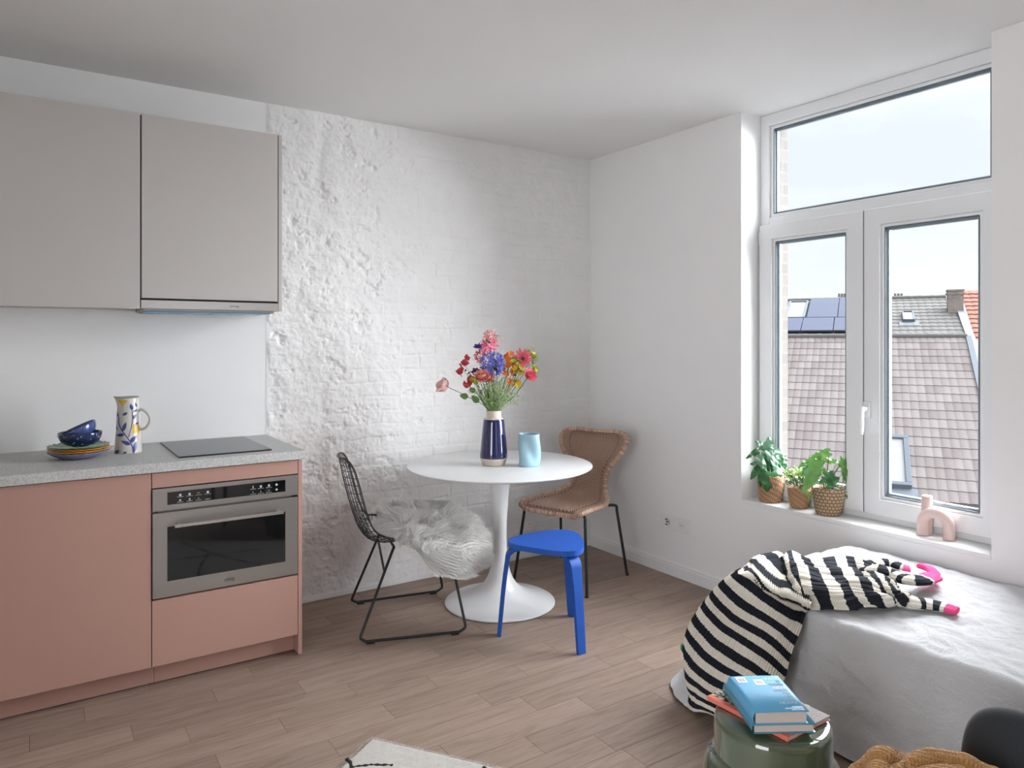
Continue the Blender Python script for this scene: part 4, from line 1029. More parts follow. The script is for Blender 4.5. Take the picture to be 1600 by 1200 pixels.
flower('spurge', 'lime green spray at the right above the rose pink flower', 'flower', fp(868, 385), lambda m, p, d, rnd: [(m.tube([p-Vector((0, 0, .03)), q], .0009, 5, mi=1), bowlflower(m, q, v, .013, 5, 1, 0, .4, 1, rnd)) for q, v in [(fp(*a), Vector((rnd.uniform(-1, 1), rnd.uniform(-1, .2), .5))) for a in ((880, 370), (890, 385), (870, 395), (845, 390), (860, 372), (835, 405), (888, 398))]], ['lime', stem_m], .0013, -.02)
flower('poppy', 'rose pink poppy at the lower right of the bouquet', 'flower', fp(825, 440, -.01), lambda m, p, d, rnd: (bowlflower(m, p, TOC+Vector((.6, -.4, .2)), .040, 7, 3, 0, .6, 1.05, rnd), bowlflower(m, p+Vector((0, 0, .006)), TOC, .02, 6, 1, 1, .5, 1, rnd)), ['rose', 'pink'], .0015, -.02)
flower('freesia', 'small orange flower below the big orange cluster', 'flower', fp(695, 472, -.03), B_cluster(4, .014, .018), ['orange', stem_m], .0013, -.005)
flower('freesia', 'small yellow flower at the right edge of the green stems', 'flower', fp(738, 500, -.03), B_cluster(4, .012, .016), ['yellow', stem_m], .0013, -.01)
flower('cornflower', 'small dark blue flower between orange and rose ones', 'flower', fp(715, 432, -.01), lambda m, p, d, rnd: [petal(m, p, Vector((rnd.uniform(-1, 1), rnd.uniform(-1, 1), rnd.uniform(-.2, 1))), TOC, .014, .007, .2) for _ in range(14)], ['blue'], .0011, -.01)
flower('cornflower', 'small blue flower just under the amber cluster', 'flower', fp(768, 402, -.02), lambda m, p, d, rnd: [petal(m, p, Vector((rnd.uniform(-1, 1), rnd.uniform(-1, 1), rnd.uniform(-.2, 1))), TOC, .013, .007, .2) for _ in range(14)], ['blue'], .0011, -.01)
flower('spurge', 'small yellow-green bud left of the salmon ranunculus', 'flower', fp(400, 475, -.02), B_cluster(5, .012, .012), ['lime', stem_m], .0012, .01)
flower('anemone', 'little plum-coloured flower behind the salmon ranunculus', 'flower', fp(420, 410, .0), lambda m, p, d, rnd: bowlflower(m, p, TOC, .024, 7, 2, 0, .4, .8, rnd), ['plum'], .0013, .01, ((.85, .05, .012, -.9, .4), (.9, .05, .012, -.5, .8)))
flower('sweet_pea', 'coral sweet pea stem with flowers spaced up the left side', 'flower', fp(330, 350, .0), lambda m, p, d, rnd: [bowlflower(m, fp(*a), Vector((rnd.uniform(-1, 1), -1, rnd.uniform(0, 1))), r_, 4, 2, 0, .5, 1.1, rnd) for a, r_ in (((342, 305), .020), ((325, 338), .022), ((308, 385), .014), ((288, 412), .020), ((300, 440), .006))], ['coral'], .0011, .012)
flower('sweet_pea', 'coral sweet pea stem with two blooms beside the salmon ranunculus', 'flower', fp(345, 500, -.01), lambda m, p, d, rnd: [bowlflower(m, fp(*a), Vector((rnd.uniform(-1, 1), -1, rnd.uniform(0, 1))), r_, 4, 2, 0, .5, 1.1, rnd) for a, r_ in (((355, 470), .026), ((372, 480), .02), ((325, 520), .024), ((350, 512), .02))], ['coral'], .0011, .012, ((.78, .036, .03, -.7, .45),))
flower('eucalyptus', 'thin dark sprig with little leaves reaching left behind the pink flowers', 'flower', fp(305, 375, .03), lambda m, p, d, rnd: [petal(m, p+(mouth-p)*(k/16)+Vector((0, 0, .01)), Vector((rnd.uniform(-1, 1), rnd.uniform(-1, 1), rnd.uniform(-.4, 1))), TOC, .022, .010, .1) for k in range(11)], [plain('dusky_leaf', (.13, .17, .13), .6)], .0011, .02, stem=gray_stem, blossom_name='leaf')
# fine grassy filler: one bunch nobody could count
t = thing('grass_bunch', 'bunch of fine pale green grassy stems filling the vase mouth', 'greenery', (VX, VY, TZ+.06)); m = MB(); rnd = random.Random(11)
for k in range(120):
    x = rnd.gauss(575, 85); y = rnd.uniform(420, 620)+abs(x-575)*.25; 
    if x < 420: y = max(y, 560)
    p = fp(x, y, rnd.uniform(-.07, .07)); b = mouth+Vector((rnd.uniform(-.024, .024), rnd.uniform(-.024, .024), 0)); mid = b+(p-b)*.5+Vector((0, 0, rnd.uniform(-.01, .02)))
    pts = smooth_path([b-Vector((0, 0, .03)), mid, p], 4); m.tube(pts, .0008, 4)
    for q in pts[3:]:
        petal(m, q, Vector((rnd.uniform(-1, 1), rnd.uniform(-1, 1), rnd.uniform(0, 1.3))), TOC, rnd.uniform(.012, .028), .004, .1, n=3)
tag(m.build('fine_stems', plain('pale_grass', (.36, .47, .24), .6, var=.3, nscale=30), t, world=True), kind='stuff')
t = thing('foliage_sprig', 'sprig of broad green leaves at the centre of the vase mouth', 'greenery', (VX, VY, TZ+.06)); m = MB()
for x, y, dw in ((480, 560, -.04), (500, 540, .02), (530, 600, -.05), (560, 590, -.03), (600, 600, .02), (440, 590, .0)):
    p = fp(x, y, dw); b = mouth+Vector(((x-530)*.0001, 0, -.01)); petal(m, b, p-b, TOC, (p-b).length, .022, .1)
m.build('leaf', leaf_m, t, world=True)

# ------------------------------------------------------------------ plants on the sill
SZL = WZ+.0008
def m_leafp(name, a, b, rough=.35):
    n = NT(name); v = n.coord(); f = n.noise(v, 40, 4); n.set(color=n.mix(f, a, b), rough=rough, spec=.5)
    tr = n.new('BsdfTranslucent'); n.link(n.mix(f, tuple(min(1, x*1.6) for x in a), tuple(min(1, x*1.6) for x in b)), tr.inputs[0]); mx = n.new('MixShader'); mx.inputs[0].default_value = .15
    n.link(n.b.outputs[0], mx.inputs[1]); n.link(tr.outputs[0], mx.inputs[2]); n.link(mx.outputs[0], n.out.inputs[0]); return n.m
LG = m_leafp('deep_green_leaf', (.022, .10, .032), (.045, .17, .055)); LB = m_leafp('bright_green_leaf', (.06, .17, .03), (.13, .28, .07)); LS = m_leafp('silvery_leaf', (.06, .15, .085), (.13, .235, .155), .3); LF = m_leafp('fine_leaf', (.12, .22, .04), (.26, .36, .10)); LD = m_leafp('dark_fine_leaf', (.02, .07, .02), (.05, .13, .04))
woody = plain('woody_stem', (.13, .09, .05), .7)
def leaf(m, b, t, W, mi=0, face=None, holes=0, fold=.18, droop=.12, n=44):
    b, t = Vector(b), Vector(t); d = t-b; L = d.length; d.normalize(); face = face or TOC; s = d.cross(face).normalized(); nn = s.cross(d).normalized()
    for side in (-1, 1):
        P = []
        for i in range(n+1):
            u = i/n; h = W*.5*math.sin(PI*min(1, (u*.9+.08))**.72)**.75*(1-.25*u)
            if holes and .12 < u < .92: h *= 1-.38*max(0, math.sin(u*holes*2*PI+side))**4
            back = -.10*L*(1-u)**3 if u < .3 else 0
            row = []
            for j in range(5):
                q = j/4; row.append(b+d*(L*u+back*q*2)+s*(side*h*q)+nn*(-(fold)*h*q*q-droop*L*u*u+.006*math.sin(u*12)*q))
            P.append(row)
        m.grid(P, mi=mi)
def pp_(x, y, w): return atw(1150+x/7.5, 660+y/7.5, w)
def basket(t, r0, r1, h, kind, c):
    n = NT('woven_basket_'+kind); v = n.coord(); s_ = n.sep(v)
    ang = n.math('ARCTAN2', s_[1], s_[0]); 
    if kind == 'bobbled':
        U = n.math('MULTIPLY', ang, 24/(2*PI)); V = n.math('MULTIPLY', s_[2], 62.0)
        row = n.math('FLOOR', V); a = n.math('ABSOLUTE', n.math('SINE', n.math('MULTIPLY', n.math('ADD', U, n.math('MULTIPLY', n.math('MODULO', row, 2.0), .5)), PI))); b = n.math('ABSOLUTE', n.math('SINE', n.math('MULTIPLY', V, PI)))
        hgt = n.math('MULTIPLY', n.math('POWER', a, .5), n.math('POWER', b, .5)); c0, c1, cd = (.50, .33, .19), (.62, .45, .29), (.07, .03, .015)
    else:
        U = n.math('MULTIPLY', ang, 34/(2*PI)); V = n.math('MULTIPLY', s_[2], 120.0); V2 = n.math('ADD', V, n.math('MULTIPLY', ang, 4.0))
        a = n.math('ABSOLUTE', n.math('SINE', n.math('MULTIPLY', n.math('ADD', U, n.math('MULTIPLY', s_[2], 30.0)), PI))); b = n.math('ABSOLUTE', n.math('SINE', V2))
        hgt = n.math('MULTIPLY', n.math('POWER', a, .4), n.math('POWER', b, .4)); c0, c1, cd = (.46, .25, .13), (.62, .38, .22), (.20, .09, .04)
    nz = n.noise(v, 45, 4); col = n.mix(nz, c0, c1); n.set(color=n.mix(hgt, cd, col), rough=.75); n.bump(hgt, .9, .004)
    pr = [(0, 0), (r0*.92, 0), (r0*1.0, .004)]+[(r0+(r1-r0)*math.sin(k/12*PI/2)**.9, .004+(h-.004)*k/12) for k in range(1, 13)]+[(r1*.985, h+.003), (r1*.94, h), (r1*.90, h*.86), (0, h*.84)]
    wv = lambda q, z, a: (q*(1+.008*math.sin(a*24)*(1 if int(z*62) % 2 else -1)), z+(.003*math.sin(a*9) if z > h*.98 else 0))
    bs = MB().lathe(pr, 96, mod=wv, cap=False).build('basket', n.m, t)
    MB().lathe([(0, h*.87), (r1*.89, h*.86)], 32, cap=False).build('soil', plain('potting_soil', (.03, .022, .015), .9, bump=.6), t)
    return bs
# left plant
c1 = Vector((.082, -1.372, SZL)); w1 = (c1-Vector(CAM)); w1 = w1.x*F2[0]+w1.y*F2[1]
t = thing('potted_plant', 'potted plant with broad silvery green leaves, leftmost on the window sill', 'plant', tuple(c1)); basket(t, .055, .066, .136, 'plain', c1)
P1L = [((370, 320), (395, 180), 135, 1, -.01), ((350, 310), (250, 215), 100, 1, .0), ((255, 330), (122, 420), 70, 0, .02), ((300, 500), (165, 655), 115, 0, 0), ((320, 500), (180, 470), 90, 0, .02), ((275, 420), (362, 575), 100, 1, -.05), ((390, 350), (500, 560), 120, 1, -.03),
       ((380, 440), (440, 640), 170, 0, -.02), ((430, 330), (545, 530), 120, 0, -.01), ((500, 330), (612, 440), 90, 1, .0), ((440, 450), (560, 640), 120, 1, -.03), ((400, 590), (378, 815), 215, 0, -.055), ((480, 560), (540, 725), 95, 0, .0), ((350, 350), (400, 520), 130, 1, .02), ((330, 540), (300, 690), 110, 0, .03), ((470, 400), (420, 600), 120, 0, .03), ((330, 430), (235, 560), 85, 0, .01), ((420, 520), (500, 700), 105, 0, -.02), ((300, 600), (285, 760), 80, 0, -.03), ((440, 300), (470, 400), 90, 1, -.02), ((520, 420), (600, 560), 85, 0, .0)]
st_ = MB(); ml = MB()
for b, tt, W, mi, dw in P1L:
    B, T = pp_(*b, w1+dw), pp_(*tt, w1+dw-.02); leaf(ml, B, T, W/7.5/1129*w1, mi, TOC+Vector((random.uniform(-.5, .5), random.uniform(-.4, .4), random.uniform(-.1, .7))), 0)
    st_.tube(smooth_path([c1+Vector((random.uniform(-.02, .02), random.uniform(-.02, .02), .115)), (c1+Vector((0, 0, .19))+B)/2, B], 5), .0014, 6)
st_.build('stem', plain('leaf_stalk', (.20, .28, .08), .5), t, world=True); ml.build('foliage', [LG, LS], t, world=True)
# middle plant
c2 = Vector((.080, -1.545, SZL)); w2 = (c2-Vector(CAM)); w2 = w2.x*F2[0]+w2.y*F2[1]
t = thing('potted_plant', 'small potted plant with fine feathery leaves between two larger plants', 'plant', tuple(c2)); basket(t, .042, .056, .100, 'ribbed', c2)
ml = MB(); rnd = random.Random(8)
for k in range(620):
    a = rnd.uniform(0, 2*PI); u = rnd.random()**.6; q = c2+Vector((math.cos(a)*.050*u, math.sin(a)*.050*u, .092)); hgt = rnd.random(); top = hgt > .45
    b = q+Vector((math.cos(a)*.012, math.sin(a)*.012, .02+.085*hgt*(1-.3*u))); d = Vector((math.cos(a)*rnd.uniform(.2, 1.2), math.sin(a)*rnd.uniform(.2, 1.2), rnd.uniform(.1, 1.2)))
    petal(ml, b, d, TOC+Vector((rnd.uniform(-1, 1), rnd.uniform(-1, 1), rnd.uniform(0, 1))), rnd.uniform(.016, .030) if top else rnd.uniform(.008, .016), .0075 if top else .006, .15, 0 if top else 1, n=4)
for k in range(9): a = rnd.uniform(0, 2*PI); ml.tube(smooth_path([c2+Vector((0, 0, .09)), c2+Vector((math.cos(a)*.02, math.sin(a)*.02, .13)), c2+Vector((math.cos(a)*.045, math.sin(a)*.045, .175))], 4), .0012, 5, mi=2)
tag(ml.build('foliage', [LF, LD, woody], t, world=True), kind='stuff')
# right plant
c3 = Vector((.080, -1.705, SZL)); w3 = (c3-Vector(CAM)); w3 = w3.x*F2[0]+w3.y*F2[1]
t = thing('potted_plant', 'potted plant with large notched bright green leaves, rightmost of the three', 'plant', tuple(c3)); basket(t, .058, .074, .128, 'bobbled', c3)
P3L = [((1085, 350), (880, 405), 115, 0, .0), ((905, 420), (725, 520), 90, 0, .02), ((940, 480), (800, 840), 175, 0, -.06), ((890, 540), (840, 720), 120, 0, -.03), ((1020, 430), (1245, 470), 85, 0, .03), ((1275, 450), (1345, 800), 130, 0, -.01), ((1300, 440), (1385, 690), 90, 0, .02), ((1140, 620), (985, 700), 130, 1, -.03), ((1160, 640), (1070, 780), 130, 1, -.04),
       ((1185, 735), (1225, 775), 30, 0, -.02), ((1240, 805), (1325, 900), 45, 0, -.02), ((860, 820), (862, 920), 50, 0, -.03), ((1000, 440), (890, 560), 130, 0, -.02), ((900, 470), (770, 600), 110, 1, .02), ((1200, 470), (1290, 560), 60, 0, .02), ((960, 560), (900, 760), 110, 0, -.02), ((1290, 560), (1255, 700), 60, 0, -.02), ((1060, 560), (960, 610), 80, 0, .0)]
st_ = MB(); ml = MB()
for b, tt, W, mi, dw in P3L:
    B, T = pp_(*b, w3+dw), pp_(*tt, w3+dw-.015); leaf(ml, B, T, W/7.5/1129*w3, mi, TOC+Vector((random.uniform(-.4, .4), random.uniform(-.3, .3), random.uniform(0, .6))), 4 if W > 80 else 0)
    r_ = pp_(1060+random.uniform(-70, 90), 790, w3); st_.tube(smooth_path([r_, (r_+B)/2+Vector((0, 0, .012)), B], 5), .0012, 6)
st_.tube(smooth_path([pp_(1130, 790, w3), pp_(1075, 610, w3), pp_(1085, 450, w3), pp_(1090, 370, w3)], 5), .0016, 6); st_.tube(smooth_path([pp_(1130, 790, w3), pp_(1160, 600, w3), pp_(1210, 500, w3), pp_(1270, 455, w3)], 5), .0016, 6)
st_.build('stem', woody, t, world=True); ml.build('foliage', [LB, LG], t, world=True)
# pink arch vase
av = Vector((.082, -2.205, SZL)); t = thing('arch_vase', 'small pale pink arch-shaped vase with a round neck on the window sill', 'vase', tuple(av), -PI/2+.12)
pk = plain('matt_pink_clay', (.72, .55, .51), .6, var=.03)
arc = [Vector((-.0515, 0, 0.001)), Vector((-.0520, 0, .02))]+[Vector((-.0515*math.cos(a), 0, .052+.0515*math.sin(a)*1.0)) for a in [PI*k/18 for k in range(19)]]+[Vector((.0520, 0, .02)), Vector((.0515, 0, .001))]
MB().tube(arc, .0235, 24).build('arch', pk, t, .003)
MB().lathe([(0, 0), (.019, 0), (.0215, .01), (.0215, .163), (.019, .167), (.010, .167), (.0095, .150), (0, .15)], 32, (-.045, .030, 0), cap=False).build('neck', pk, t)
# ------------------------------------------------------------------ bed
def m_linen(name, a, sc=1):
    n = NT(name); v = n.coord(); w1_ = n.noise(n.coord('Object', (1, 1, 1)), 9, 5, .6, .6); th = n.noise(n.coord('Object', (900, 60, 60)), 1, 2); th2 = n.noise(n.coord('Object', (60, 900, 900)), 1, 2)
    h = n.math('ADD', n.math('MULTIPLY', w1_, 1.0), n.math('MULTIPLY', n.math('ADD', th, th2), .10))
    n.set(color=n.mix(n.math('MULTIPLY', n.math('ADD', th, th2), .5), tuple(x*.93 for x in a), a), rough=.85, spec=.2, sheen=.15); n.bump(h, .8, .02); return n.m
linen = m_linen('pale_grey_linen', (.71, .71, .73))
bed = thing('bed', 'bed with a crumpled pale grey linen cover hanging to the floor under the window', 'bed', (-.46, -2.9, 0))
bx('mattress', (-.88, -.03, -3.90, -1.92, .16, .435), plain('mattress_white', (.7, .7, .7), .8), bed, .03, True)
BX0, BX1, BY0, BY1, BZ = -.888, -.046, -3.92, -1.905, .452
def rrect(d, n_=(70, 150)):
    """points of the outline inset by d (outset when negative), same count for every d, with outward normals"""
    r = max(.05-d, .004); x0, x1, y0, y1 = BX0+d, BX1-d, BY0+d, BY1-d
    out = []; nx, ny = n_; nc = 26
    def arc(cx, cy, a0):
        for k in range(nc): a = a0+PI/2*k/nc; out.append((cx+r*math.cos(a), cy+r*math.sin(a), math.cos(a), math.sin(a)))
    def seg(ax, ay, bx_, by_, k_, nx_, ny_):
        for k in range(k_): t = k/k_; out.append((ax+(bx_-ax)*t, ay+(by_-ay)*t, nx_, ny_))
    seg(x0, y1-r, x0, y0+r, ny, -1, 0); arc(x0+r, y0+r, PI); seg(x0+r, y0, x1-r, y0, nx, 0, -1); arc(x1-r, y0+r, 1.5*PI); seg(x1, y0+r, x1, y1-r, ny, 1, 0); arc(x1-r, y1-r, 0); seg(x1-r, y1, x0+r, y1, nx, 0, 1); arc(x0+r, y1-r, PI/2)
    return np.array(out)
rows = []
for d in [.418, .40]+list(np.linspace(.38, .02, 34))+[.01, .0]:
    q = rrect(d); rows.append(np.stack([q[:, 0], q[:, 1], np.full(len(q), BZ), q[:, 2], q[:, 3], np.zeros(len(q))], 1))
q = rrect(0); 
for k in range(1, 7):
    a = PI/2*k/6; rows.append(np.stack([q[:, 0]+.026*math.sin(a)*q[:, 2], q[:, 1]+.026*math.sin(a)*q[:, 3], np.full(len(q), BZ-.026*(1-math.cos(a))), q[:, 2], q[:, 3], np.zeros(len(q))], 1))
s_ = np.arange(len(q))*.0135
cd = np.exp(-(((q[:, 0]-BX0)**2+(q[:, 1]-BY1)**2)/.16**2))
for k in range(1, 34):
    t = k/33; z = BZ-.026-(BZ-.026-.012)*t
    wavef = (.004+.014*t)*np.sin(s_*7+1.3*np.sin(s_*2.3))*t+.010*t*vnoise(s_*1.7, s_*0+3, 5)
    fl = .026+.012*t+wavef*(.4+.6*(np.abs(q[:, 2]) < .99))+cd*.19*t**1.8
    ex = cd*.05*t**2
    rows.append(np.stack([q[:, 0]+fl*q[:, 2], q[:, 1]+fl*q[:, 3]+ex, np.full(len(q), z), q[:, 2], q[:, 3], np.full(len(q), t)], 1))
G = np.array(rows); G = np.concatenate([G, G[:, :1]], axis=1)
G[0, :, 0] = (BX0+BX1)/2
X, Y, Z = G[..., 0], G[..., 1], G[..., 2]
side = G[..., 5] > 0
wr1 = fbm(X*5+Y*2, Y*7-X*3, 4, 91, .6)*.009-np.abs(fbm(X*10-Y*4, Y*5+X*3, 4, 95, .6))*.016+.004
wr2 = fbm(Y*5+Z*3, Z*6-Y*2, 4, 97, .6)*.010-np.abs(fbm(Y*7+Z*6, Z*5-Y*5, 4, 99, .55))*.020+.004
puff = .010*np.clip(1-((X+.46)/.42)**2, 0, 1)
Z2 = np.where(side, Z, Z+wr1*sstep(0, .05, np.minimum(np.minimum(X-BX0+.05, BX1+.05-X), BY1+.05-Y))+puff)
dsp = np.where(side, wr2*np.clip(G[..., 5]*6, 0, 1), 0)
X2 = X+G[..., 3]*dsp; Y2 = Y+G[..., 4]*dsp
X2 = np.minimum(X2, -.019)
Pm = np.stack([X2, Y2, np.maximum(Z2, .006)], 2)
m = MB(); m.grid(Pm)
N0 = gridnormals(Pm)
if N0[20, 200, 2] < 0: m.f = [f[::-1] for f in m.f]
o = m.build('bed_cover', linen, bed, world=True, merge=True)
# ------------------------------------------------------------------ striped ribbed knit
def m_stripe():
    n = NT('striped_rib_knit'); uv = n.coord('UV'); s = n.sep(uv); v = n.coord()
    q = n.math('ADD', s[0], n.math('MULTIPLY', n.math('SUBTRACT', n.noise(v, 160, 2), .5), .10))
    st = n.math('GREATER_THAN', n.math('FRACT', q), .5)
    fz = n.noise(v, 420, 3)
    cr = n.mix(fz, (.62, .57, .49), (.80, .76, .68)); bk_ = n.mix(fz, (.010, .011, .016), (.028, .030, .040))
    c = n.mix(st, cr, bk_); pk_ = n.math('GREATER_THAN', q, 100.0); c = n.mix(pk_, c, (.85, .085, .27))
    n.set(color=c, rough=.95, spec=.15, sheen=.0); n.bump(n.noise(v, 350, 3), .5, .003); return n.m
knit = m_stripe()
dress = thing('knitted_dress', 'black and cream striped ribbed knit dress with pink cuffs over the bed corner', 'dress', (-.93, -2.0, .46))
def crp(cx, cy, w): return atw(1050+cx/4.616, 860+cy/4.616, w)
def clothsheet(C, n, m_, uvf, ribs, ribamp, name, nz=.004, seed=3, thick=.004):
    A = resample2(C, n, m_); N = gridnormals(A); v = np.linspace(0, 1, m_)[None, :]; u = np.linspace(0, 1, n)[:, None]
    mid = A[n//2, m_//2]; toc = np.array(CAM)-mid
    if np.dot(N[n//2, m_//2], toc) < 0: N = -N
    rib = np.abs(np.sin(np.pi*ribs*(v+.012*fbm(u*5, v*3, 2, seed))))**.5*ribamp
    fold = fbm(u*3.0+v*1.2, v*6, 3, seed+1)*nz
    B = A+N*(rib+fold)[..., None]
    mm = MB(); mm.grid(B, thick=thick, uvf=uvf); return mm, B
rA = [[(762, 28), (822, 92), (877, 185), (932, 277), (1006, 392)],
      [(600, 60), (660, 110), (760, 190), (860, 230), (990, 330)],
      [(560, 105), (620, 190), (740, 290), (860, 330), (1000, 395)],
      [(500, 160), (600, 220), (700, 300), (850, 385), (975, 430)],
      [(405, 205), (500, 300), (610, 380), (780, 490), (925, 585)],
      [(322, 280), (430, 400), (560, 490), (730, 590), (872, 712)],
      [(258, 355), (380, 500), (530, 600), (690, 700), (838, 828)],
      [(192, 430), (320, 590), (480, 700), (650, 810), (810, 940)],
      [(132, 535), (260, 700), (420, 820), (600, 920), (780, 1030)],
      [(100, 650), (200, 800), (350, 910), (540, 1010), (750, 1110)],
      [(90, 760), (160, 900), (290, 1005), (470, 1090), (700, 1180)],
      [(108, 890), (160, 990), (260, 1070), (430, 1150), (650, 1240)],
      [(135, 1000), (170, 1060), (250, 1120), (400, 1200), (600, 1290)],
      [(128, 1130), (175, 1160), (250, 1165), (380, 1230), (560, 1330)]]
wA = [[2.80, 2.72, 2.63, 2.55, 2.50]]*4+[[2.80, 2.71, 2.62, 2.52, 2.45]]*3+[[2.80, 2.70, 2.60, 2.50, 2.44]]*2+[[2.79, 2.69, 2.59, 2.49, 2.43], [2.78, 2.68, 2.58, 2.48, 2.43], [2.76, 2.67, 2.57, 2.47, 2.42], [2.74, 2.67, 2.56, 2.46, 2.42], [2.70, 2.66, 2.56, 2.46, 2.42]]
# the first rows lie on the bed top
Cn = []
for i, (r_, w_) in enumerate(zip(rA, wA)):
    row = []
    for j, ((cx, cy), w) in enumerate(zip(r_, w_)):
        p = crp(cx, cy, w)
        if i < 3: p = at(1050+cx/4.616, 860+cy/4.616, 'z', (.462, .490, .488)[i])
        p.z = max(p.z, .014); row.append(p)
    # tuck round the far side of the bed corner
    q = row[0]; back = q+Vector((.10, .035, -.01)) if i > 2 else q+Vector((.05, .02, -.03)); back.z = max(back.z, .012)
    Cn.append([back]+row)
mm, BA = clothsheet(Cn, 320, 620, lambda a, b: (a*13-1.75, b), 46, .012, 'skirt', .016)
mm.build('skirt', knit, dress, world=True)
tb_ = [[(1216, 876), (1226, 894), (1238, 920), (1248, 944)], [(1226, 872), (1236, 892), (1246, 920), (1256, 946)], [(1236, 868), (1245, 890), (1255, 920), (1264, 948)], [(1262, 880), (1278, 897), (1290, 925), (1302, 951)], [(1300, 879), (1312, 897), (1326, 925), (1345, 952)],
       [(1330, 880), (1345, 898), (1362, 925), (1378, 948)], [(1352, 888), (1368, 905), (1385, 928), (1405, 944)], [(1372, 902), (1386, 915), (1402, 930), (1422, 944)], [(1390, 915), (1400, 924), (1412, 934), (1434, 946)]]
zt_ = [(.450, .455, .455, .450), (.474, .500, .496, .472), (.47, .512, .502, .468), (.468, .505, .515, .468), (.470, .515, .503, .468), (.468, .505, .518, .468), (.472, .520, .508, .470), (.470, .512, .512, .47), (.468, .495, .49, .466)]
Cb = [[at(u, v, 'z', z+.004) for (u, v), z in zip(a, b)] for a, b in zip(tb_, zt_)]
mm, BB = clothsheet(Cb, 240, 200, lambda a, b: (a*7.6+.1, b), 22, .0085, 'bodice', .026, 13)
mm.build('bodice', knit, dress, world=True)
def sleeve(pts, W, T, nst, pinkfrom, name='sleeve', ribs=9, ph=0.):
    """flattened ribbed tube along pts"""
    P = smooth_path(pts, 14); n = len(P); seg = 72; V = []; U = []
    for i, p in enumerate(P):
        t = (P[min(i+1, n-1)]-P[max(0, i-1)]).normalized(); s = t.cross(Vector((0, 0, 1))).normalized(); b = s.cross(t); f = i/(n-1)
        w = W[0]*(1-f)+W[1]*f; th = T[0]*(1-f)+T[1]*f
        for k in range(seg):
            a = 2*PI*k/seg; rb = 1+.09*abs(math.sin(ribs*a/2+.6)); V.append(p+s*(math.cos(a)*w*rb)+b*(math.sin(a)*th*(rb+.10*math.sin(3*a+f*9))))
            q = f*nst+ph; U.append((q if f < pinkfrom else 200.2, k/seg))
    m = MB(); m.add(V, [(i*seg+k, i*seg+(k+1) % seg, (i+1)*seg+(k+1) % seg, (i+1)*seg+k) for i in range(n-1) for k in range(seg)], True, 0, None, U)
    m.add(V, [tuple(range(seg-1, -1, -1)), tuple((n-1)*seg+k for k in range(seg))], False, 0, None, U); m.build(name, knit, dress, world=True)
zz = .474
sleeve([at(1372, 918, 'z', .49), at(1395, 928, 'z', .492), at(1420, 938, 'z', .488), at(1445, 943, 'z', .482), at(1470, 948, 'z', .480), at(1496, 955, 'z', .478)], (.050, .028), (.020, .010), 5.0, .86)
sleeve([at(1352, 893, 'z', .490), at(1372, 890, 'z', .515), at(1392, 896, 'z', .505), at(1412, 904, 'z', .50), at(1436, 907, 'z', .505), at(1456, 901, 'z', .495)], (.040, .036), (.018, .014), 5.6, .86, ph=.3)
sleeve([at(1356, 884, 'z', .49), at(1375, 879, 'z', .50), at(1392, 880, 'z', .50), at(1408, 886, 'z', .495), at(1420, 889, 'z', .49)], (.030, .026), (.014, .010), 3.2, .80, ph=.6)
sleeve([at(1455, 905, 'z', .487), at(1460, 897, 'z', .49), at(1452, 889, 'z', .492), at(1438, 884, 'z', .49)], (.020, .018), (.012, .010), 1, 0.0)
grn = plain('green_edging', (.02, .30, .10), .8)
m = MB()
for (cx, cy, w) in ((78, 700, 2.84), (125, 1035, 2.80)):
    p = crp(cx, cy, w); MB().ball(tuple(p), (.010, .010, .016), 10).build('green_edging', grn, dress, world=True)


# ------------------------------------------------------------------ ceramic stool with books
gc = Vector((-1.639, -2.662, 0)); GZ = .468
gl = NT('green_glaze'); v = gl.coord(); f_ = gl.noise(v, 7, 4); z_ = gl.sep(v)[2]
gl.set(color=gl.mix(f_, (.05, .074, .043), (.105, .13, .082)), rough=.06, coat=1.0, coatr=.03)
gs = thing('ceramic_stool', 'glossy olive green ceramic garden stool carrying the books', 'stool', tuple(gc))
gp = [(0, 0), (.118, 0), (.122, .006), (.128, .05), (.150, .13), (.166, .20), (.172, .26), (.168, .32), (.154, .362), (.143, .374), (.1385, .382), (.1375, .390), (.1370, .444), (.135, .458), (.130, .465), (.118, .468), (0, .468)]
gpp = [(p.x, p.z) for p in smooth_path([(a, 0, b) for a, b in gp[2:-1]], 5)]
MB().lathe([(0, 0), (.118, 0)]+gpp+[(0, .468)], 128, cap=False).build('body', gl.m, gs)
def rect3(FL, FRt, BL):
    x = (FRt-FL); w = x.length; x.normalize(); y = BL-FL; y = (y-x*y.dot(x)); h = y.length; y.normalize()
    return Matrix(((x.x, y.x, 0, FL.x), (x.y, y.y, 0, FL.y), (0, 0, 1, 0), (0, 0, 0, 1))), w, h
def corner(u, v, z): p = at(u, v, 'z', z); return Vector((p.x, p.y, 0))
paper = plain('page_block', (.58, .52, .48), .8); 
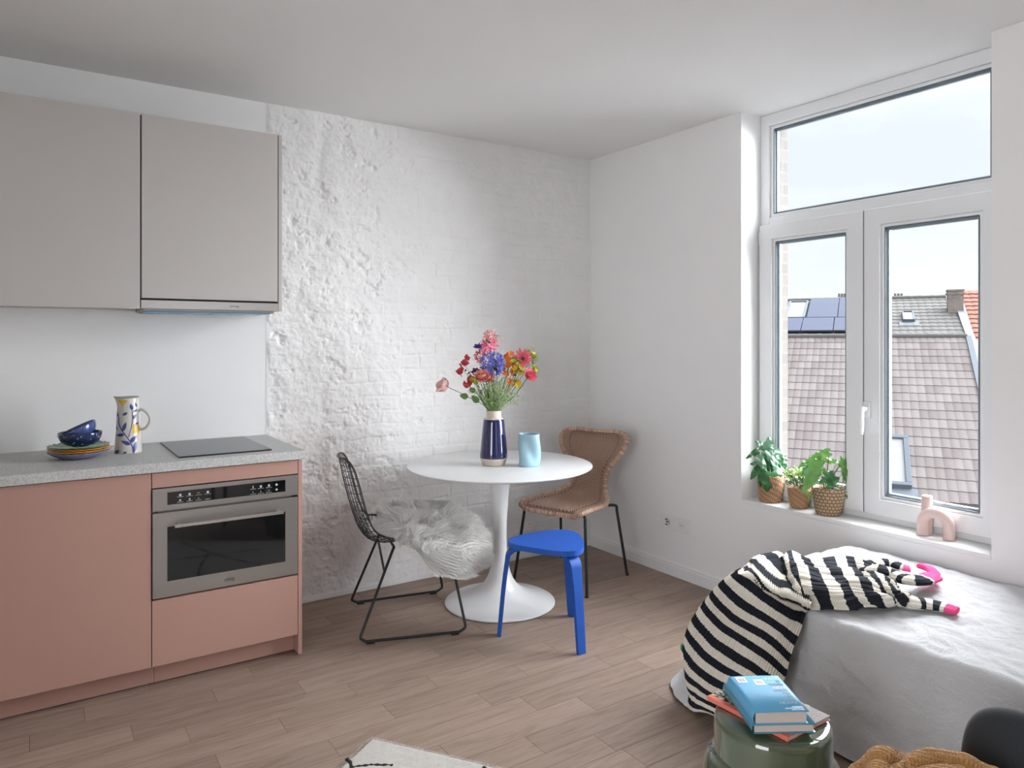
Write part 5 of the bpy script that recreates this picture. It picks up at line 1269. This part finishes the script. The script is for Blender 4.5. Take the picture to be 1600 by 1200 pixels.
# magazine
MZ = .4695
M0, w, h = rect3(corner(1105, 1087, MZ+.011), corner(1231, 1152, MZ+.011), corner(1105, 1087, MZ+.011)+(corner(1299, 1119, MZ+.011)-corner(1231, 1152, MZ+.011)))
def m_cover():
    n = NT('magazine_cover'); v = n.coord('Generated'); s = n.sep(v); 
    a = n.voro(n.coord('Generated', (9, 14, 1)), 2.2, out=1); b = n.noise(v, 18, 5, .7); sa = n.sep(a)
    c = n.ramp(sa[0], [(.0, (.02, .02, .02)), (.4, (.10, .09, .06)), (.55, (.42, .36, .22)), (.8, (.60, .57, .54)), (1, (.12, .16, .12))], 'CONSTANT')
    dots = n.ramp(n.voro(n.coord('Generated', (60, 80, 1)), 1.0), [(.2, (.14, .05, .06)), (.4, (.36, .32, .32))])
    c = n.mix(n.math('GREATER_THAN', n.math('ADD', s[0], n.math('MULTIPLY', b, .2)), .72), c, dots); c = n.mix(n.math('LESS_THAN', s[1], .085), c, (.72, .17, .12)) ; n.set(color=c, rough=.65, spec=.12); return n.m
mg = thing('magazine', 'salmon-edged magazine with a busy cover under the two blue books', 'magazine', tuple(M0.translation+Vector((0, 0, MZ))), math.atan2(M0[1][0], M0[0][0]))
bx('cover', (0, w, 0, h, .0095, .011), m_cover(), mg, .0004); bx('back_cover', (0, w, 0, h, 0, .0012), plain('salmon_cover', (.72, .17, .12), .4), mg, .0004)
bx('pages', (.001, w-.002, .0015, h-.002, .0012, .0095), paper, mg); bx('spine', (0, w, -.0006, .0012, 0, .011), plain('salmon_spine', (.72, .18, .13), .4), mg, .0004)
def book(label, FL, FRt, BL, z, T, cm, nm):
    M_, w, h = rect3(FL, FRt, BL); rz = math.atan2(M_[1][0], M_[0][0])
    t = thing('book', label, 'book', (M_.translation.x, M_.translation.y, z), rz, 'blue books on the ceramic stool')
    bx('back_cover', (0, w, 0, h, 0, .0022), cm, t, .0006); 
    P = [[Vector((w*i/12, h*j, T-.0022+.0010*math.sin(PI*i/12)**.7)) for j in (0, 1)] for i in range(13)]
    m = MB(); m.grid(P, thick=-.0022); m.build('front_cover', cm, t)
    bx('pages', (.003, w-.004, .004, h-.004, .0022, T-.002), paper, t)
    m = MB(); V = []
    for j in (0, h):
        for k in range(9): a = -PI/2-PI*k/8*1.0; V.append((.002+.006*math.cos(a), j, T/2+(T/2)*-math.sin(a)*-1*-1))
    m.add(V, [(k, k+1, 9+k+1, 9+k) for k in range(8)], True); m.build('spine', cm, t)
    return t, w, h
cblue = plain('sky_blue_cover', (.12, .38, .62), .55, var=.04, spec=.25); cteal = plain('teal_blue_cover', (.06, .24, .36), .3, var=.05)
z1 = MZ+.0113; T1 = .021; zt1 = z1+T1
book('teal blue hardback lying between the magazine and the lettered book', corner(1178, 1133, zt1), corner(1275, 1131, zt1), corner(1141, 1067, zt1), z1, T1, cteal, 'book')
z2_ = z1+T1+.0003; T2 = .030; zt2 = z2_+T2
b2, bw, bh = book('sky blue hardback with black and white lettering, top of the pile', corner(1180, 1113, zt2), corner(1264, 1111, zt2), corner(1153, 1057, zt2), z2_, T2, cblue, 'book')
ztop = T2+.0012
def word(txt, x, y, size, mat, parent, nm='cover_lettering'):
    V, Fc = text_mesh(txt, size, .0001, 'RIGHT'); MB().add([(x+p.x, y+p.y, ztop+p.z) for p in V], Fc, False).build(nm, mat, parent)
wh = plain('white_ink', (.85, .85, .85), .5); bk2 = plain('black_ink', (.012, .014, .02), .5)
fc = [c for c in b2.children if c.name.startswith('front_cover')][0]
y = bh*.865
for k, (tx, ml_, xe) in enumerate((('WHY', wh, .93), ('IT', bk2, .945), ('DOES', bk2, .95), ('NOT', wh, .945), ('HAVE', bk2, .945), ('TO', bk2, .94), ('BE', bk2, .945), ('IN', bk2, .945), ('FOCUS', bk2, .95))):
    word(tx, bw*xe, y-k*.0150, .0145, ml_, fc)
for k, tx in enumerate(('MODERN', 'PHOTOGRAPHY', 'EXPLAINED')): word(tx, bw*.95, y-.136-k*.0062, .0060, wh, fc)
for x0, y0_ in ((.10, .80), (.42, .72)):
    q = MB(); q.box(bw*x0, bw*(x0+.19), bh*y0_, bh*(y0_+.16), ztop-.0002, ztop+.0002); q.build('cover_photo', wh, fc)
    q = MB(); q.box(bw*(x0+.03), bw*(x0+.16), bh*(y0_+.03), bh*(y0_+.12), ztop+.0002, ztop+.0003); q.build('cover_photo', plain('photo_tone', (.42, .36, .42), .5, var=.5, nscale=150), fc)

# ------------------------------------------------------------------ dark armchair and mustard throw
felt = plain('charcoal_felt', (.018, .021, .025), .95, var=.25, nscale=200, bump=.4, bscale=500, sheen=.25)
ac = thing('armchair', 'dark charcoal upholstered chair in the lower right corner', 'chair', (-1.72, -3.34, 0))
AX, AYF = -1.485, -3.07
P = []
def sq(t, p): return math.copysign(abs(t)**p, t)
n_ = 40; Hc, Wc = .292, .32; cy_, cz_ = AYF-.27, .34
for i in range(24):
    # superellipse slab: thickness along x
    ph = -PI/2+PI*i/23; row = []
    for k in range(n_+1):
        a = 2*PI*k/n_; rr_ = .5
        e = .30
        y = cy_+sq(math.cos(a), e)*Wc*abs(math.cos(ph))**.22; z = cz_+sq(math.sin(a), e)*Hc*abs(math.cos(ph))**.22
        row.append(Vector((AX+.045*math.sin(ph)+.10*(z-.3)+.25*(y-cy_)**2*-.6, y, z)))
    P.append(row)
MB().grid(P).build('backrest', felt, ac, world=True, sub=1)
bx('seat', (-1.99, -1.50, -3.60, -3.08, .31, .42), felt, ac, .045, True, seg=5)
for x, y in ((-1.95, -3.12), (-1.95, -3.56), (-1.52, -3.12), (-1.52, -3.56)): MB().tube([(x, y, .0), (x, y, .32)], [.011, .015], 12).build('leg', MT['black_metal'], ac, world=True)
mus = NT('mustard_muslin'); v = mus.coord(); uv = mus.coord('UV'); s = mus.sep(uv)
w_ = mus.math('ABSOLUTE', mus.math('SINE', mus.math('MULTIPLY', s[0], 210.0))); w2_ = mus.math('ABSOLUTE', mus.math('SINE', mus.math('MULTIPLY', s[1], 120.0)))
hh = mus.math('ADD', mus.math('MULTIPLY', w_, w2_), mus.math('MULTIPLY', mus.noise(v, 60, 4), .6))
mus.set(color=mus.mix(mus.noise(v, 30, 4), (.36, .165, .045), (.50, .25, .08)), rough=.9, sheen=.1); mus.bump(hh, .9, .004)
th_ = thing('throw_blanket', 'mustard yellow crinkled blanket heaped in front of the dark chair', 'blanket', (-1.72, -3.08, .42))
cols_ = [(1322, 1215), (1338, 1190), (1358, 1180), (1376, 1163), (1398, 1172), (1418, 1174), (1440, 1168), (1470, 1167), (1505, 1174), (1545, 1190), (1572, 1205)]
Cn = []
for i, (u, v) in enumerate(cols_):
    w = 1.46-.006*i; v += 20; r0 = atw(u, v+40, w+.10); r1 = atw(u, v+8, w+.04); r2 = atw(u, v, w); r3 = atw(u-6, v+18, w-.035); r4 = atw(u-14, v+48, w-.07); r5 = atw(u-24, v+95, w-.11); r6 = atw(u-34, v+150, w-.14)
    Cn.append([r0, r1, r2, r3, r4, r5, r6])
A = resample2(Cn, 260, 150); N = gridnormals(A); 
if np.dot(N[130, 60], np.array(CAM)-A[130, 60]) < 0: N = -N
u_ = np.linspace(0, 1, 260)[:, None]; v_ = np.linspace(0, 1, 150)[None, :]
dsp = (np.abs(np.sin(PI*(v_*4.5+u_*2.2+.5*fbm(u_*3, v_*3, 2, 7))))**.7*.014+fbm(u_*9, v_*7, 3, 8)*.008)*sstep(0, .12, v_)
B = A+N*dsp[..., None]; B[..., 2] = np.maximum(B[..., 2], .424)
m = MB(); m.grid(B, thick=.006); m.build('muslin', mus.m, th_, world=True)
# ------------------------------------------------------------------ rug
ru = NT('cream_wool'); v = ru.coord(); f_ = ru.noise(v, 60, 5, .7); ru.set(color=ru.mix(f_, (.58, .545, .50), (.78, .75, .71)), rough=.95); ru.bump(ru.noise(v, 260, 4, .7), .8, .006)
RC = Vector((-2.166, -1.425, 0)); d1 = Vector((.572, -.82, 0)).normalized(); d2 = Vector((d1.y, -d1.x, 0))
rug = thing('rug', 'cream wool rug with thin black lines, its corner at the bottom of the photo', 'rug', tuple(RC+d1*.55+d2*.85))
LA, LB = 1.10, 1.75; na, nb = 150, 230; u = np.linspace(0, 1, na)[:, None]; v = np.linspace(0, 1, nb)[None, :]
e = np.minimum(np.minimum(u, 1-u)*LA, np.minimum(v, 1-v)*LB)
hgt = .012*np.clip(e/.012, 0, 1)**.5+fbm(u*60, v*95, 3, 12)*.0022*(e > .003)
wob = fbm(u*22+v*0, v*36, 3, 14)*.004
Ax = RC.x+d1.x*LA*(u+wob)+d2.x*LB*v; Ay = RC.y+d1.y*LA*u+d2.y*LB*(v+wob)
m = MB(); m.grid(np.stack([Ax+0*v, Ay+0*u, .0005+hgt], 2)); 
if gridnormals(np.stack([Ax+0*v, Ay+0*u, .0005+hgt], 2))[10, 10, 2] < 0: m.f = [f[::-1] for f in m.f]
m.build('pile', ru.m, rug, world=True)
fr = MB(); rnd = random.Random(2)
for k in range(5200):
    t = rnd.random(); sd_ = rnd.choice((0, 0, 1)); a, b = (t, 0) if sd_ == 0 else (0, t)
    p = RC+d1*(a*LA)+d2*(b*LB)+Vector((0, 0, rnd.uniform(.003, .011))); out = (-d2 if sd_ == 0 else -d1)+Vector((rnd.uniform(-.5, .5), rnd.uniform(-.5, .5), rnd.uniform(-.3, .3)))
    q = p+out.normalized()*rnd.uniform(.003, .009); s_2 = Vector((0, 0, .0006)); s3 = Vector((d1.x, d1.y, 0))*.0006 if sd_ == 0 else Vector((d2.x, d2.y, 0))*.0006
    fr.add([p-s3, p+s3, q], [(0, 1, 2)], True)
tag(fr.build('fringe', ru.m, rug, world=True), kind='stuff')
lm = plain('black_wool', (.02, .02, .02), .95)
def rl(pts):
    m = MB(); P = smooth_path(pts, 8); m.tube([Vector((p.x, p.y, .0105)) for p in P], [.0065+.0015*math.sin(i*1.7) for i in range(len(P))], 8, flat=.6); m.build('black_line', lm, rug, world=True)
def rp(a, b): return RC+d1*a+d2*b
a1, a2, a3 = at(542, 1186, 'z', .01), at(549, 1200, 'z', .01), at(590, 1196, 'z', .01)
rl([a1, a2, a2+(a2-a1)*3+Vector((-.05, 0, 0)), rp(.45, .5), rp(.8, .6)]); rl([a2, at(570, 1197, 'z', .01), a3, a3+Vector((.04, -.03, 0))])
rl([at(755, 1198, 'z', .01)+Vector((0, -.004, 0)), rp(.55, .15), rp(.75, .5), rp(1.05, .9)]); rl([rp(.05, 1.0), rp(.4, .9), rp(.7, 1.2), rp(1.05, 1.3)]); rl([rp(.2, 1.7), rp(.5, 1.3), rp(.6, .9), rp(.9, .3)])
# ------------------------------------------------------------------ light and camera
W = bpy.data.worlds.new('overcast_sky'); bpy.context.scene.world = W; W.use_nodes = True
nt = W.node_tree; N_ = nt.nodes; N_.clear(); wo = N_.new('ShaderNodeOutputWorld'); bg = N_.new('ShaderNodeBackground'); nt.links.new(bg.outputs[0], wo.inputs[0])
tc = N_.new('ShaderNodeTexCoord'); mp = N_.new('ShaderNodeMapping'); mp.inputs['Scale'].default_value = (1, 1, 3.0); nz = N_.new('ShaderNodeTexNoise'); nz.inputs['Scale'].default_value = 2.6; nz.inputs['Detail'].default_value = 6
nt.links.new(tc.outputs['Generated'], mp.inputs[0]); nt.links.new(mp.outputs[0], nz.inputs['Vector'])
cr = N_.new('ShaderNodeValToRGB'); cr.color_ramp.elements[0].position = .38; cr.color_ramp.elements[0].color = (.80, .87, .94, 1); cr.color_ramp.elements[1].position = .58; cr.color_ramp.elements[1].color = (.97, .985, 1.0, 1)
nt.links.new(nz.outputs[0], cr.inputs[0]); nt.links.new(cr.outputs[0], bg.inputs[0]); bg.inputs[1].default_value = SKY
sun = bpy.data.lights.new('daylight_and_fill', 'SUN'); sun.energy = SUN; sun.angle = math.radians(SANG); sun.color = (.93, .965, 1.0)
so = bpy.data.objects.new('daylight_and_fill', sun); COL.objects.link(so)
d = Vector((-1, SDY, -SDZ)).normalized(); so.rotation_euler = d.to_track_quat('-Z', 'Y').to_euler(); so.location = (4, -2, 4)
fill_sun = bpy.data.lights.new('daylight_and_fill', 'SUN'); fill_sun.energy = FILL_SUN; fill_sun.angle = math.radians(60); fill_sun.color = (.96, .975, 1.0)  # added fill sun from behind the camera, lifts the window wall and bed side
fill_sun_ob = bpy.data.objects.new('daylight_and_fill', fill_sun); COL.objects.link(fill_sun_ob); fill_sun_ob.location = (-9, -6, 5)
fill_sun_ob.rotation_euler = Vector((1, .40, -.20)).to_track_quat('-Z', 'Y').to_euler()
if CEIL_FILL:
    # added fill lamp behind the camera, off while its energy is zero
    la = bpy.data.lights.new('ceiling_fill', 'AREA'); la.shape = 'DISK'; la.size = .5; la.energy = CEIL_FILL; la.color = (1, .93, .85)
    lo = bpy.data.objects.new('ceiling_fill', la); COL.objects.link(lo); lo.location = (-3.2, -5.0, 2.55)
cam = bpy.data.cameras.new('camera'); co = bpy.data.objects.new('camera', cam); COL.objects.link(co)
cam.sensor_width = 36; cam.sensor_fit = 'HORIZONTAL'; cam.lens = FPX/1600*36; cam.shift_y = -(600-HZ)/1600; cam.clip_start = .02; cam.clip_end = 300
co.location = CAM; co.rotation_euler = (PI/2, 0, -math.atan2(F2[0], F2[1]))
sc_ = bpy.context.scene; sc_.camera = co
vs_ = sc_.view_settings; vs_.view_transform = 'Standard'; vs_.look = 'None'; vs_.gamma = 1; vs_.use_curve_mapping = False; vs_.exposure = EXPO
